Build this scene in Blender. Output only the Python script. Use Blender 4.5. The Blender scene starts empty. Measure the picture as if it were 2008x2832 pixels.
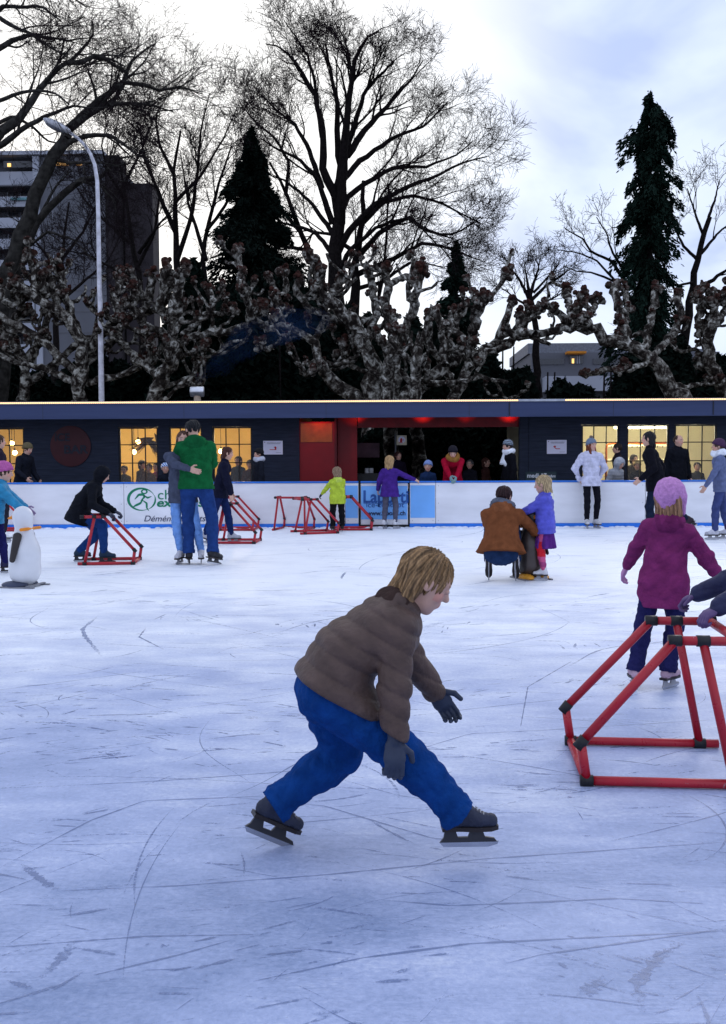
import bpy, math, random
import numpy as np
from mathutils import Vector, Matrix, Euler
C = bpy.context.scene.collection
R = math.radians
rs = np.random.RandomState
# ------------------------------------------------------------------ camera
F = 2750.0; CH = 1.42
cam_rot = Matrix.Rotation(R(1.4), 4, 'Z') @ Matrix.Rotation(R(90-3.185), 4, 'X') @ Matrix.Rotation(R(-0.25), 4, 'Z')
def ray(px, py):
    return (cam_rot.to_3x3() @ Vector(((px-1004)/F, -(py-1416)/F, -1)))
def P(px, py, Y):                                  # point on the plane at depth Y
    d = ray(px, py); t = Y/d.y
    return Vector((d.x*t, Y, CH+d.z*t))
def G(px, py):                                     # point on the ice
    d = ray(px, py); t = -CH/d.z
    return Vector((d.x*t, d.y*t, 0))
cam_d = bpy.data.cameras.new('camera'); cam = bpy.data.objects.new('camera', cam_d); C.objects.link(cam)
cam.matrix_world = Matrix.Translation((0, 0, CH)) @ cam_rot
cam_d.sensor_fit = 'VERTICAL'; cam_d.sensor_height = 36; cam_d.lens = F/2832*36
cam_d.clip_end = 5000; cam_d.clip_start = .05
bpy.context.scene.camera = cam
sc = bpy.context.scene
sc.view_settings.view_transform = 'Standard'; sc.view_settings.look = 'None'
sc.view_settings.exposure = .22; sc.view_settings.gamma = 1
sc.cycles.use_denoising = True
try:
    sc.cycles.volume_step_rate = 2; sc.cycles.volume_max_steps = 64
except Exception: pass
sc.cycles.max_bounces = 6; sc.cycles.transparent_max_bounces = 12

# ------------------------------------------------------------------ materials
def srgb(r, g, b):
    f = lambda c: (c/255/12.92) if c/255 <= .04045 else ((c/255+.055)/1.055)**2.4
    return (f(r), f(g), f(b), 1)
MATS = {}
def mat(name, col, rough=.8, var=.25, scale=6, bump=.0, bscale=40, metal=0, emit=None, estr=0, attr=None, spec=.3, sheen=0, stretch=None):
    if name in MATS: return MATS[name]
    m = bpy.data.materials.new(name); m.use_nodes = True; nt = m.node_tree; N = nt.nodes; Lk = nt.links
    b = N['Principled BSDF']; b.inputs['Roughness'].default_value = rough; b.inputs['Metallic'].default_value = metal
    b.inputs['Specular IOR Level'].default_value = spec
    if len(col) == 3: col = (*col, 1)
    tc = N.new('ShaderNodeTexCoord'); mp = N.new('ShaderNodeMapping'); Lk.new(tc.outputs['Object'], mp.inputs[0])
    if stretch: mp.inputs['Scale'].default_value = stretch
    n = N.new('ShaderNodeTexNoise'); n.inputs['Scale'].default_value = scale; n.inputs['Detail'].default_value = 5
    Lk.new(mp.outputs[0], n.inputs['Vector'])
    mr = N.new('ShaderNodeMapRange'); mr.inputs[1].default_value = .3; mr.inputs[2].default_value = .7
    mr.inputs[3].default_value = 1-var; mr.inputs[4].default_value = 1+var
    Lk.new(n.outputs[0], mr.inputs[0])
    mx = N.new('ShaderNodeVectorMath'); mx.operation = 'SCALE'
    if attr:
        a = N.new('ShaderNodeAttribute'); a.attribute_name = attr; Lk.new(a.outputs['Color'], mx.inputs[0])
    else: mx.inputs[0].default_value = col[:3]
    Lk.new(mr.outputs[0], mx.inputs['Scale']); Lk.new(mx.outputs[0], b.inputs['Base Color'])
    if bump:
        n2 = N.new('ShaderNodeTexNoise'); n2.inputs['Scale'].default_value = bscale; n2.inputs['Detail'].default_value = 6
        Lk.new(mp.outputs[0], n2.inputs['Vector'])
        bp = N.new('ShaderNodeBump'); bp.inputs['Strength'].default_value = bump; bp.inputs['Distance'].default_value = .02
        Lk.new(n2.outputs[0], bp.inputs['Height']); Lk.new(bp.outputs[0], b.inputs['Normal'])
    if emit:
        b.inputs['Emission Color'].default_value = (*emit[:3], 1); b.inputs['Emission Strength'].default_value = estr
    if sheen: b.inputs['Sheen Weight'].default_value = sheen
    MATS[name] = m; return m
def cloth(col, kind='cloth'):
    k = kind+'_%.3f_%.3f_%.3f' % tuple(col[:3])
    return mat(k, col, rough=.55 if kind == 'nylon' else .9, var=.22, scale=14, bump=.5, bscale=28 if kind == 'nylon' else 60, spec=.18 if kind == 'nylon' else .06)

# ------------------------------------------------------------------ mesh helpers
def mesh_obj(name, V, Fc, m, parent=None, smooth=False, col=None, loc=None):
    me = bpy.data.meshes.new(name); V = np.asarray(V, dtype=np.float32)
    if isinstance(Fc, np.ndarray):
        k = Fc.shape[1]; nf = len(Fc)
        me.vertices.add(len(V)); me.vertices.foreach_set('co', V.ravel())
        me.loops.add(nf*k); me.loops.foreach_set('vertex_index', Fc.astype(np.int32).ravel())
        me.polygons.add(nf); me.polygons.foreach_set('loop_start', np.arange(0, nf*k, k, dtype=np.int32))
        me.update(calc_edges=True)
    else: me.from_pydata([tuple(v) for v in V], [], Fc)
    if smooth: me.polygons.foreach_set('use_smooth', np.ones(len(me.polygons), dtype=bool))
    if col is not None:
        at = me.color_attributes.new('Col', 'FLOAT_COLOR', 'POINT')
        c4 = np.ones((len(V), 4), dtype=np.float32); c4[:, :3] = col; at.data.foreach_set('color', c4.ravel())
    if isinstance(m, (list, tuple)):
        for q in m: me.materials.append(q)
    else: me.materials.append(m)
    me.update()
    o = bpy.data.objects.new(name, me); C.objects.link(o)
    if parent is not None: o.parent = parent
    if loc is not None: o.location = loc
    return o
def tag(o, label=None, cat=None, group=None, kind=None):
    if label: o['label'] = label
    if cat: o['category'] = cat
    if group: o['group'] = group
    if kind: o['kind'] = kind
    return o
def empty(name, loc=(0, 0, 0), rz=0, label=None, cat=None, group=None):
    o = bpy.data.objects.new(name, None); C.objects.link(o); o.location = loc; o.rotation_euler = (0, 0, rz); o.empty_display_size = .2
    return tag(o, label, cat, group)
def copy_tree(o, parent=None):
    c = o.copy(); C.objects.link(c)
    if parent is not None: c.parent = parent
    for ch in list(o.children): copy_tree(ch, c)
    return c
class MB:
    def __init__(s): s.v = []; s.f = []
    def add(s, V, Fc):
        n = len(s.v); s.v += [tuple(v) for v in V]; s.f += [tuple(i+n for i in f) for f in Fc]; return s
    def box(s, x0, x1, y0, y1, z0, z1, bev=0):
        if bev <= 0:
            return s.add([(x0,y0,z0),(x1,y0,z0),(x1,y1,z0),(x0,y1,z0),(x0,y0,z1),(x1,y0,z1),(x1,y1,z1),(x0,y1,z1)],
                  [(0,3,2,1),(4,5,6,7),(0,1,5,4),(1,2,6,5),(2,3,7,6),(3,0,4,7)])
        import bmesh
        bm = bmesh.new(); bmesh.ops.create_cube(bm, size=1)
        for v in bm.verts: v.co = Vector(((x0+x1)/2+v.co.x*(x1-x0), (y0+y1)/2+v.co.y*(y1-y0), (z0+z1)/2+v.co.z*(z1-z0)))
        bmesh.ops.bevel(bm, geom=bm.edges[:], offset=bev, segments=2, affect='EDGES', profile=.5)
        bm.verts.index_update(); s.add([v.co[:] for v in bm.verts], [[v.index for v in f.verts] for f in bm.faces]); bm.free(); return s
    def tube(s, pts, r, k=10, caps=True):
        pts = [Vector(p) for p in pts]; rr = r if isinstance(r, (list, tuple)) else [r]*len(pts)
        V = []; up = None
        for i, p in enumerate(pts):
            t = (pts[min(i+1, len(pts)-1)]-pts[max(i-1, 0)]).normalized()
            if up is None: up = Vector((0, 0, 1)) if abs(t.z) < .9 else Vector((1, 0, 0))
            a = t.cross(up).normalized(); b = a.cross(t).normalized(); up = b
            for j in range(k):
                q = 2*math.pi*j/k; V.append(p+(a*math.cos(q)+b*math.sin(q))*rr[i])
        Fc = []
        for i in range(len(pts)-1):
            for j in range(k):
                j2 = (j+1) % k; Fc.append((i*k+j, i*k+j2, (i+1)*k+j2, (i+1)*k+j))
        if caps: Fc.append(tuple(range(k))[::-1]); Fc.append(tuple((len(pts)-1)*k+j for j in range(k)))
        return s.add(V, Fc)
    def ball(s, c, r, nu=12, nv=8):
        r = r if isinstance(r, (list, tuple)) else (r, r, r); V = [(c[0], c[1], c[2]+r[2])]
        for i in range(1, nv):
            for j in range(nu):
                a, b = math.pi*i/nv, 2*math.pi*j/nu
                V.append((c[0]+r[0]*math.sin(a)*math.cos(b), c[1]+r[1]*math.sin(a)*math.sin(b), c[2]+r[2]*math.cos(a)))
        V.append((c[0], c[1], c[2]-r[2])); L = len(V)-1; Fc = []
        for j in range(nu):
            Fc.append((0, 1+j, 1+(j+1) % nu)); Fc.append((L, L-nu+(j+1) % nu, L-nu+j))
        for i in range(nv-2):
            for j in range(nu):
                a = 1+i*nu; Fc.append((a+j, a+nu+j, a+nu+(j+1) % nu, a+(j+1) % nu))
        return s.add(V, Fc)
    def build(s, name, m, parent=None, smooth=False, loc=None):
        return mesh_obj(name, np.array(s.v), s.f, m, parent, smooth, loc=loc)
def text(name, body, size, m, parent, loc, rot=(R(90), 0, 0), ext=.002, align='LEFT', shear=0, bold=0, sx=1):
    cu = bpy.data.curves.new(name, 'FONT'); cu.body = body; cu.size = size; cu.extrude = ext; cu.shear = shear; cu.offset = bold
    cu.align_x = align; cu.materials.append(m)
    t = bpy.data.objects.new(name, cu); C.objects.link(t); bpy.context.view_layer.update()
    me = bpy.data.meshes.new_from_object(t.evaluated_get(bpy.context.evaluated_depsgraph_get())); bpy.data.objects.remove(t); bpy.data.curves.remove(cu)
    o = bpy.data.objects.new(name, me); C.objects.link(o); o.parent = parent; o.location = loc; o.rotation_euler = rot; o.scale = (sx, 1, 1); return o

# ------------------------------------------------------------------ implicit surfaces
def surface_nets(D):
    s = D < 0
    c = sum(s[i:s.shape[0]-1+i, j:s.shape[1]-1+j, k:s.shape[2]-1+k].astype(np.int8) for i in (0, 1) for j in (0, 1) for k in (0, 1))
    act = (c > 0) & (c < 8); ai, aj, ak = np.nonzero(act); n = len(ai)
    idx = -np.ones(act.shape, dtype=np.int32); idx[act] = np.arange(n)
    acc = np.zeros((n, 3)); cnt = np.zeros(n)
    for ax in range(3):
        for u in (0, 1):
            for v in (0, 1):
                o0 = [0, 0, 0]; o0[(ax+1) % 3] = u; o0[(ax+2) % 3] = v; o1 = list(o0); o1[ax] = 1
                a = D[ai+o0[0], aj+o0[1], ak+o0[2]]; b = D[ai+o1[0], aj+o1[1], ak+o1[2]]
                m = (a < 0) != (b < 0); t = np.where(m, a/np.where(m, a-b, 1), 0)
                p = np.tile(np.array(o0, float), (n, 1)); p[:, ax] = t
                acc += p*m[:, None]; cnt += m
    V = np.stack([ai, aj, ak], 1)+acc/cnt[:, None]
    Q = []
    def q(s0, s1, cells):
        m = s0 != s1; i, j, k = np.nonzero(m); f = s0[i, j, k]
        ii = [idx[i+a, j+b, k+c] for a, b, c in cells]; A = np.stack(ii, 1); A[~f] = A[~f][:, ::-1]; Q.append(A)
    q(s[:-1, 1:-1, 1:-1], s[1:, 1:-1, 1:-1], [(0, 0, 0), (0, 1, 0), (0, 1, 1), (0, 0, 1)])
    q(s[1:-1, :-1, 1:-1], s[1:-1, 1:, 1:-1], [(0, 0, 0), (0, 0, 1), (1, 0, 1), (1, 0, 0)])
    q(s[1:-1, 1:-1, :-1], s[1:-1, 1:-1, 1:], [(0, 0, 0), (1, 0, 0), (1, 1, 0), (0, 1, 0)])
    return V, np.concatenate(Q)
def cap(a, b, ra, rb=None, M=None, neg=False, k=None): return dict(a=np.array(a, float), b=np.array(b, float), ra=ra, rb=ra if rb is None else rb, M=M, neg=neg, k=k)
def ell(c, radii, Fr=None, neg=False, k=None):
    # ellipsoid with axes given by the rows of Fr
    Fr = np.eye(3) if Fr is None else np.asarray(Fr, float)
    return dict(a=np.array(c, float), b=np.array(c, float), e=np.array(radii, float), Fr=Fr, neg=neg, k=k)
def squash(Fr, s):       # Fr rows = axes, s = stretch of each axis
    Fr = np.asarray(Fr, float); return (np.diag(1/np.array(s, float)) @ Fr), min(s), max(s)
def sdf(prims, vox, blend=.02, disp=None, cuts=None, smooth=0):
    lo = np.full(3, 1e9); hi = -lo
    for p in prims:
        if 'e' in p: rr = p['e'].max()
        else: rr = max(p['ra'], p['rb'])*(p['M'][2] if p['M'] is not None else 1)
        p['R'] = rr; p['lo'] = np.minimum(p['a'], p['b'])-rr; p['hi'] = np.maximum(p['a'], p['b'])+rr
        if not p['neg']: lo = np.minimum(lo, p['lo']); hi = np.maximum(hi, p['hi'])
    lo -= 3*vox+.02; hi += 3*vox+.02; n = np.ceil((hi-lo)/vox).astype(int)+1
    D = np.full(n, .2, dtype=np.float32)
    ax = [lo[i]+np.arange(n[i])*vox for i in range(3)]
    for p in prims:
        k = p['k'] if p['k'] is not None else blend; pad = k+4*vox+.02
        i0 = np.clip(np.floor((p['lo']-pad-lo)/vox).astype(int), 0, n-1); i1 = np.clip(np.ceil((p['hi']+pad-lo)/vox).astype(int)+1, 1, n)
        if (i1 <= i0).any(): continue
        sl = tuple(slice(i0[i], i1[i]) for i in range(3))
        Pt = np.stack(np.meshgrid(*[ax[i][sl[i]] for i in range(3)], indexing='ij'), -1)-p['a']
        if 'e' in p:
            q = Pt @ p['Fr'].T/p['e']; L = np.sqrt((q**2).sum(-1))+1e-9; g = np.sqrt(((q/p['e'])**2).sum(-1))+1e-9; d = L*(L-1)/g
        else:
            ba = p['b']-p['a']; sc_ = 1
            if p['M'] is not None: Pt = Pt @ p['M'][0].T; ba = p['M'][0] @ ba; sc_ = p['M'][1]
            h = np.clip((Pt @ ba)/(ba @ ba+1e-12), 0, 1)
            d = (np.sqrt(((Pt-h[..., None]*ba)**2).sum(-1))-(p['ra']+(p['rb']-p['ra'])*h))*sc_
        A = D[sl]
        if p['neg']:
            d = -d; h = np.clip(.5-.5*(A-d)/k, 0, 1); D[sl] = A+(d-A)*h+k*h*(1-h)
        else:
            h = np.clip(.5+.5*(d-A)/k, 0, 1); D[sl] = d+(A-d)*h-k*h*(1-h)
    if disp is not None or cuts:
        near = np.abs(D) < .12
        if cuts: near |= D < 0
        ii = np.nonzero(near); Pt = np.stack([ax[i][ii[i]] for i in range(3)], -1); v = D[ii]
        if disp is not None: v = v+disp(Pt)
        if cuts:
            for c_, nn in cuts: v = np.maximum(v, (Pt-np.array(c_)) @ np.array(nn))
        D[ii] = v
    V, Q = surface_nets(D); V = V*vox+lo
    return V, Q
def folds(seed, f=26, amp=.006, axis=None):
    r = rs(seed); W = r.normal(size=(5, 3))*f*.6; ph = r.uniform(0, 6, 5)
    if axis is not None:
        W = W+np.outer(r.uniform(-1, 1, 5)*f, axis)
    W2 = r.normal(size=(3, 3))*f*.35; amp = amp*1.25; W = W*2.6; W2 = W2*1.5
    def fn(Pt):
        w = sum(np.sin(Pt @ W2[i]+i) for i in range(3))*.9
        q = sum(np.sin(Pt @ W[i]+ph[i]+w) for i in range(5))/2.2; q2 = sum(np.sin(Pt @ W[i]*2.3+ph[i]*2-w*1.3) for i in range(3))/1.7
        return amp*(.75*(1-2*np.abs(q)**.7)*.6+.35*q+.25*q2)
    return fn
# ------------------------------------------------------------------ people
def unit(v): v = np.array(v, float); return v/(np.linalg.norm(v)+1e-12)
def ik(a, t, l1, l2, hint):
    a = np.array(a, float); t = np.array(t, float); d = t-a; L = np.linalg.norm(d); u = d/(L+1e-9); L = min(max(L, abs(l1-l2)+.01), .998*(l1+l2)); t = a+u*L
    x = (l1*l1-l2*l2+L*L)/(2*L); h = math.sqrt(max(l1*l1-x*x, 0)); hp = np.array(hint, float); hp = hp-(hp @ u)*u; hp = unit(hp)
    return a+u*x+hp*h, t
def rotm(axis, ang): return np.array(Matrix.Rotation(ang, 3, Vector(axis)))
SKIN = (.55, .33, .25)
def hand_prims(W, d, n, side, s, curl=.5):
    # W wrist, d finger direction, n palm normal, side = thumb side
    d = unit(d); n = unit(np.array(n)-(np.array(n) @ d)*d); x = np.cross(d, n)*side
    Fr = np.array([x, n, d]); pr = [cap(W-d*.03*s, W+d*.01*s, .026*s, .024*s)]
    M = squash(Fr, (1, .5, 1)); pr.append(cap(W+d*.03*s, W+d*.065*s, .035*s, .04*s, M=M))
    for i, (off, ln) in enumerate(((.027, .9), (.009, 1), (-.009, .94), (-.026, .76))):
        q = W+d*.092*s+x*off*s; dd = unit(d+x*off*1.5); seg = (.038*ln*s, .026*ln*s, .022*ln*s); a = 0; r = .0095*s
        for j, L in enumerate(seg):
            a += curl*(.9+.12*i)*(.6 if j == 0 else 1); v = dd*math.cos(a)+n*math.sin(a); q2 = q+v*L; pr.append(cap(q, q2, r, r*.92)); q = q2; r *= .92
    q = W+d*.03*s+x*.03*s; v = unit(d*.6+x*.8+n*.3)
    pr.append(cap(q, q+v*.04*s, .013*s, .011*s)); q = q+v*.04*s; v = unit(d*.9+x*.3+n*.4); pr.append(cap(q, q+v*.032*s, .011*s, .0095*s))
    return pr
def join_parts(L):
    V = []; Q = []; Cc = []; n = 0
    for v, q, c in L:
        V.append(v); Q.append(q+n); Cc.append(c if np.ndim(c) == 2 else np.tile(np.array(c[:3]), (len(v), 1))); n += len(v)
    return np.concatenate(V), np.concatenate(Q), np.concatenate(Cc)
MSKIN = None
def person(label, loc, face, H=1.7, headh=None, group=None, pel=None, pelx=0, pely=0, lean=4, side=0, twist=0, hyaw=0, hpitch=0, hroll=0,
           feet=((-.11, 0), (.11, .05)), hands=None, elbow=None, knee_out=.15, skates=(.8, .8, .82), shoes=None, top=(.05, .06, .09), style='plain', hem=.12,
           legs=(.03, .04, .08), legfat=1.0, hood=None, hair=(.1, .06, .03), hairlen=.3, hat=None, pompom=False, hatkind='beanie', stripe=None, gloves=None, scarf=None, skirt=None,
           fat=1.0, vox=.014, curl=.5, child_legs=None, seed=0, flare=0, patch=None, detail=1, palm=None, coatflare=.03, belt=False, toecol=None, cuffcol=None):
    global MSKIN
    if MSKIN is None: MSKIN = mat('skin', (1, 1, 1), rough=.55, var=.06, scale=30, attr='Col', bump=.05, bscale=90)
    s = H/1.7; kid = H < 1.45
    hh = headh or (.235*s if not kid else .125+.075*H)
    lift = .075*min(1, s+.15) if shoes is None else .02
    kf = (H-.06*s-.08*s-hh+.02)/(1.36*s); kf = max(kf, .75)
    TH = .42*s*kf; SH = .42*s*kf; TL = .50*s*kf; UA = .285*s*(.9 if kid else 1); FA = .25*s*(.9 if kid else 1)
    hw = .09*s; sw = (.18 if not kid else .16)*s
    az = .085*s+lift
    pz = pel if pel is not None else az+(TH+SH)*.985
    root = empty('person', loc, -R(face), label, 'person', group)
    RP = rotm((1, 0, 0), -R(lean*.5)) ; RC = rotm((0, 1, 0), R(side)) @ rotm((1, 0, 0), -R(lean)) ; RCT = RC @ rotm((0, 0, 1), -R(twist))
    pelv = np.array([pelx, pely, pz]); mid = pelv+RP @ np.array([0, 0, TL*.42]); chest = mid+RC @ np.array([0, 0, TL*.36]); neck = chest+RC @ np.array([0, -.01, TL*.24])
    X, Yf, U = RCT[:, 0], RCT[:, 1], RCT[:, 2]; PX, PY, PU = RP[:, 0], RP[:, 1], RP[:, 2]
    RH = rotm((0, 0, 1), -R(hyaw)) @ rotm((0, 1, 0), R(hroll)) @ rotm((1, 0, 0), -R(hpitch)); HX, HY, HU = RH[:, 0], RH[:, 1], RH[:, 2]
    headc = neck+unit(U*.6+HU)*.055*s+HU*(hh*.5)+HY*.02*s
    sh = [neck-U*.045*s-X*sw, neck-U*.045*s+X*sw]
    hip = [pelv-PX*hw, pelv+PX*hw]
    ank = []; kn = []
    for i in (0, 1):
        f = feet[i]; fz = f[2] if len(f) > 2 else 0
        yaw = f[3] if len(f) > 3 else (-12 if i == 0 else 12); pit = f[4] if len(f) > 4 else 0
        t = np.array([f[0], f[1], az+fz]); sgn = -1 if i == 0 else 1
        k, t2 = ik(hip[i], t, TH, SH, (sgn*knee_out+math.sin(R(yaw))*.5, 1, .15)); kn.append(k); ank.append((t2, yaw, pit))
    if hands is None: hands = ((-.26*s, .06, pz-.06), (.26*s, .06, pz-.06))
    el = []; wr = []
    for i in (0, 1):
        sgn = -1 if i == 0 else 1
        hint = elbow[i] if elbow is not None else (sgn*.5, -.8, -.5)
        e, w = ik(sh[i], hands[i], UA, FA, hint); el.append(e); wr.append(w)
    FrC = np.array([X, Yf, U]); FrP = np.array([PX, PY, PU])
    def torso(g, wf=1.0):
        return [cap(pelv-PU*.02*s, mid, (.115*s+g)*fat, (.10*s+g)*fat, M=squash(FrP, (1.35*wf, .95, 1))),
                cap(mid, chest+U*.02*s, (.10*s+g)*fat, (.118*s+g)*fat, M=squash(FrC, (1.35*wf, .9, 1))),
                cap(sh[0]+X*.05*s-U*.01, sh[1]-X*.05*s-U*.01, .062*s+g, .062*s+g),
                cap(chest, neck, (.10*s+g)*fat, .06*s+g, M=squash(FrC, (1.3, .9, 1)))]
    def armp(i, g): return [cap(sh[i], el[i], .05*s+g, .041*s+g), cap(el[i], wr[i], .041*s+g, .028*s+g*1.1)]
    def legp(i, g, lf=1.0): return [cap(hip[i]-PU*.01*s, kn[i], (.083*s)*lf+g, (.056*s)*lf+g), cap(kn[i]+(ank[i][0]-kn[i])*.02, kn[i]+(ank[i][0]-kn[i])*.35, .054*s*lf+g, .056*s*lf+g), cap(kn[i]+(ank[i][0]-kn[i])*.35, ank[i][0], .056*s*lf+g, .04*s*lf+g)]
    # body
    V1, Q1 = sdf(torso(-.018)+armp(0, -.008)+armp(1, -.008)+legp(0, -.012)+legp(1, -.012)+[cap(neck-U*.02, headc-HU*hh*.2, .05*s, .048*s)], max(vox*1.5, .016), .03)
    parts = [(V1, Q1, SKIN)]
    h = hh
    def hp(x, y, z): return headc+HX*x*h+HY*y*h+HU*z*h
    FrH = np.array([HX, HY, HU])
    hd = [ell(hp(0, -.05, .11), (.345*h, .42*h, .385*h), FrH), ell(hp(0, .09, -.17), (.25*h, .26*h, .30*h), FrH, k=.05*h*2),
          cap(hp(0, .22, -.37), hp(0, .2, -.36), .085*h), cap(hp(0, .35, .05), hp(0, .425, -.08), .028*h, .05*h, k=.02),
          cap(hp(-.14, .27, .12), hp(.14, .27, .12), .075*h), cap(hp(-.16, .22, -.1), hp(-.17, .2, -.12), .09*h), cap(hp(.16, .22, -.1), hp(.17, .2, -.12), .09*h),
          ell(hp(-.35, -.04, 0), (.035*h, .075*h, .12*h), FrH, k=.006), ell(hp(.35, -.04, 0), (.035*h, .075*h, .12*h), FrH, k=.006),
          cap(hp(-.07, .325, -.2), hp(.07, .325, -.2), .03*h, k=.012), cap(hp(-.06, .315, -.245), hp(.06, .315, -.245), .032*h, k=.01),
          ell(hp(-.14, .40, .04), (.07*h, .06*h, .045*h), FrH, neg=True, k=.012), ell(hp(.14, .40, .04), (.07*h, .06*h, .045*h), FrH, neg=True, k=.012),
          ell(hp(-.14, .325, .035), (.06*h, .055*h, .045*h), FrH, k=.002), ell(hp(.14, .325, .035), (.06*h, .055*h, .045*h), FrH, k=.002),
          cap(neck, headc-HU*h*.2-HY*.02, .05*s, .046*s, k=.02)]
    V2, Q2 = sdf(hd, min(vox*.75, .009), .05*h)
    lc = (V2-headc) @ FrH.T/h; c2 = np.tile(np.array(SKIN), (len(V2), 1))
    fr = lc[:, 1] > .15
    c2[fr & (np.abs(lc[:, 2]+.22) < .045) & (np.abs(lc[:, 0]) < .1)] = (.5, .16, .14)
    for sg in (-1, 1):
        dx = lc[:, 0]-sg*.14; dz = lc[:, 2]-.035
        c2[fr & ((dx/.048)**2+(dz/.026)**2 < 1) & (lc[:, 1] > .28)] = (.42, .40, .39)
        c2[fr & (dx**2+dz**2 < .026**2)] = (.05, .035, .03)
        c2[fr & (np.abs(dx) < .075) & (np.abs(lc[:, 2]-.125+abs(0)*.1) < .018)] = np.array(hair)*.8
    ck = fr & ((np.abs(np.abs(lc[:, 0])-.2) < .08) & (np.abs(lc[:, 2]+.1) < .08)); c2[ck] = c2[ck]*np.array([1.05, .85, .85])
    parts.append((V2, Q2, c2))
    hcol = gloves if gloves is not None else SKIN
    for i in (0, 1):
        d = unit(wr[i]-el[i]); inn = X*(1 if i == 0 else -1)
        nrm = inn-U*.2+Yf*.15
        if abs(d @ unit(nrm)) > .9: nrm = -U
        if palm == 'down': nrm = np.array([0, .15, -1.])
        g = 1.22 if gloves is not None else 1
        # thumb forward
        V3, Q3 = sdf(hand_prims(wr[i], d, nrm, 1 if np.cross(d, unit(nrm)) @ (Yf+U*.3) > 0 else -1, s*g*(1.05 if kid else 1), curl), max(.0045, vox*.42)*max(s, .7), .004)
        parts.append((V3, Q3, hcol))
    V, Q, Cc = join_parts(parts); mesh_obj('body', V, Q, MSKIN, root, True, Cc)
    # trousers
    r0 = seed*7+3
    lf = legfat; lp = torso(.0)[:1]+legp(0, .010, lf)+legp(1, .010, lf)
    if flare:
        for i in (0, 1): lp.append(cap(ank[i][0]+(kn[i]-ank[i][0])*.35, ank[i][0]-np.array([0, 0, .02*s]), .05*s, .05*s+flare))
    cu = []
    ft_ = folds(r0, 30/s**.5, .0045)
    def td(Pt):
        v = ft_(Pt)
        for i in (0, 1):
            a_ = ank[i][0]; kd = unit(kn[i]-a_); c_ = a_-kd*.02*s; q = Pt-c_; near_ = (q**2).sum(-1) < (.2*s)**2
            t = q @ kd
            if vox < .0075:
                ba_ = hip[i]-a_; hh_ = np.clip(((Pt-a_) @ ba_)/(ba_ @ ba_), 0, 1); qq = Pt-a_-hh_[:, None]*ba_; rad_ = np.linalg.norm(qq, axis=1)+1e-6; ff_ = unit(np.cross(ba_, PX)); lat = (qq @ PX)/rad_*(-1 if i == 0 else 1)
                v = v+np.where((lat > .3) & (rad_ < .13), .0035*np.exp(-((qq @ ff_)/.006)**2), 0)
            v = v+np.where(near_, .004*np.sin(t*130/s)*np.exp(-np.abs(t)/(.09*s)), 0)
            v = np.where(near_ & (t < 0), 1.0, v)
        return v
    V, Q = sdf(lp, vox, .025, disp=td)
    colr = None
    kw = {}
    if patch:
        colr = np.tile(np.array(legs[:3], float), (len(V), 1))
        for zc, dz, pc in patch: colr[np.abs(V[:, 2]-zc) < dz] = pc
        mesh_obj('trousers', V, Q, mat('patched_tights', (1, 1, 1), attr='Col'), root, True, colr)
    else: mesh_obj('trousers', V, Q, cloth(legs), root, True)
    if skirt:
        col, ln, fl = skirt; a = pelv+PU*.05*s; b = pelv-np.array([0, 0, ln])
        nf = 13
        def sk(Pt):
            q = Pt-pelv; th = np.arctan2(q[:, 1], q[:, 0]); t = np.clip((pelv[2]-Pt[:, 2])/ln, 0, 1)
            return .014*np.sin(th*nf+np.sin(th*3)*2)*t
        V, Q = sdf([cap(a, b-np.array([0, 0, .1]), .12*s, .13*s+fl, M=squash(FrP, (1.2, 1, 1)))], vox, .02, disp=sk, cuts=[(b, (0, 0, -1))])
        mesh_obj('skirt', V, Q, cloth(col), root, True)
    # jacket
    g = {'puffer': .028, 'coat': .022, 'hoodie': .02, 'plain': .016}[style]*(.75+.25*s)
    jp = torso(g, 1.0)+armp(0, g*.85)+armp(1, g*.85)
    hemp = pelv-PU*hem
    fl2 = coatflare if style == 'coat' else .0
    jp.append(cap(mid-PU*.02, pelv-PU*(hem+.05), .118*s*fat+g*.6, .125*s*fat+g+fl2, M=squash(FrP, (1.33, 1.0, 1))))
    for i in (0, 1): jp.append(cap(hip[i], hip[i]+(kn[i]-hip[i])*.3, .083*s*lf+.010+g*.7, .076*s*lf+.010+g*.7))
    if style == 'coat' and hem > .2:
        for i in (0, 1):
            jp.append(cap(hip[i], hip[i]+(kn[i]-hip[i])*min(.8, hem/TH), .11*s, .115*s))
    jp.append(cap(neck-U*.02*s, neck+unit(U+HU)*.035*s-Yf*.01, .075*s, .068*s))
    if hood is not None:
        jp.append(ell(neck-Yf*.085*s+U*.0, (.13*s, .06*s, .085*s), FrC, k=.012)); jp.append(cap(neck-Yf*.05*s-X*.09*s+U*.02, neck-Yf*.05*s+X*.09*s+U*.02, .04*s, .04*s, k=.02))
    fd = folds(r0+1, 24/s**.5, .0055 if style != 'coat' else .0045)
    def jd(Pt):
        v = fd(Pt)
        for i in (0, 1):
            fa_ = unit(wr[i]-el[i]); qw = Pt-wr[i]; tw = -(qw @ fa_); nr = ((qw**2).sum(-1) < (.1*s)**2)
            v = v+np.where(nr, .005*s*np.exp(-((tw-.035*s)/(.006*s))**2)+.006*s*(tw < .032*s), 0)
        if style == 'puffer':
            t = (Pt-pelv) @ PU; per = .085*s
            ad = np.minimum.reduce([np.linalg.norm(Pt-(sh[i]+np.clip(((Pt-sh[i]) @ (wr[i]-sh[i]))/((wr[i]-sh[i]) @ (wr[i]-sh[i])), 0, 1)[:, None]*(wr[i]-sh[i])), axis=1) for i in (0, 1)])
            v = v*.3-.012*s*np.sqrt(np.abs(np.sin(math.pi*t/per)))+.007*s
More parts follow.
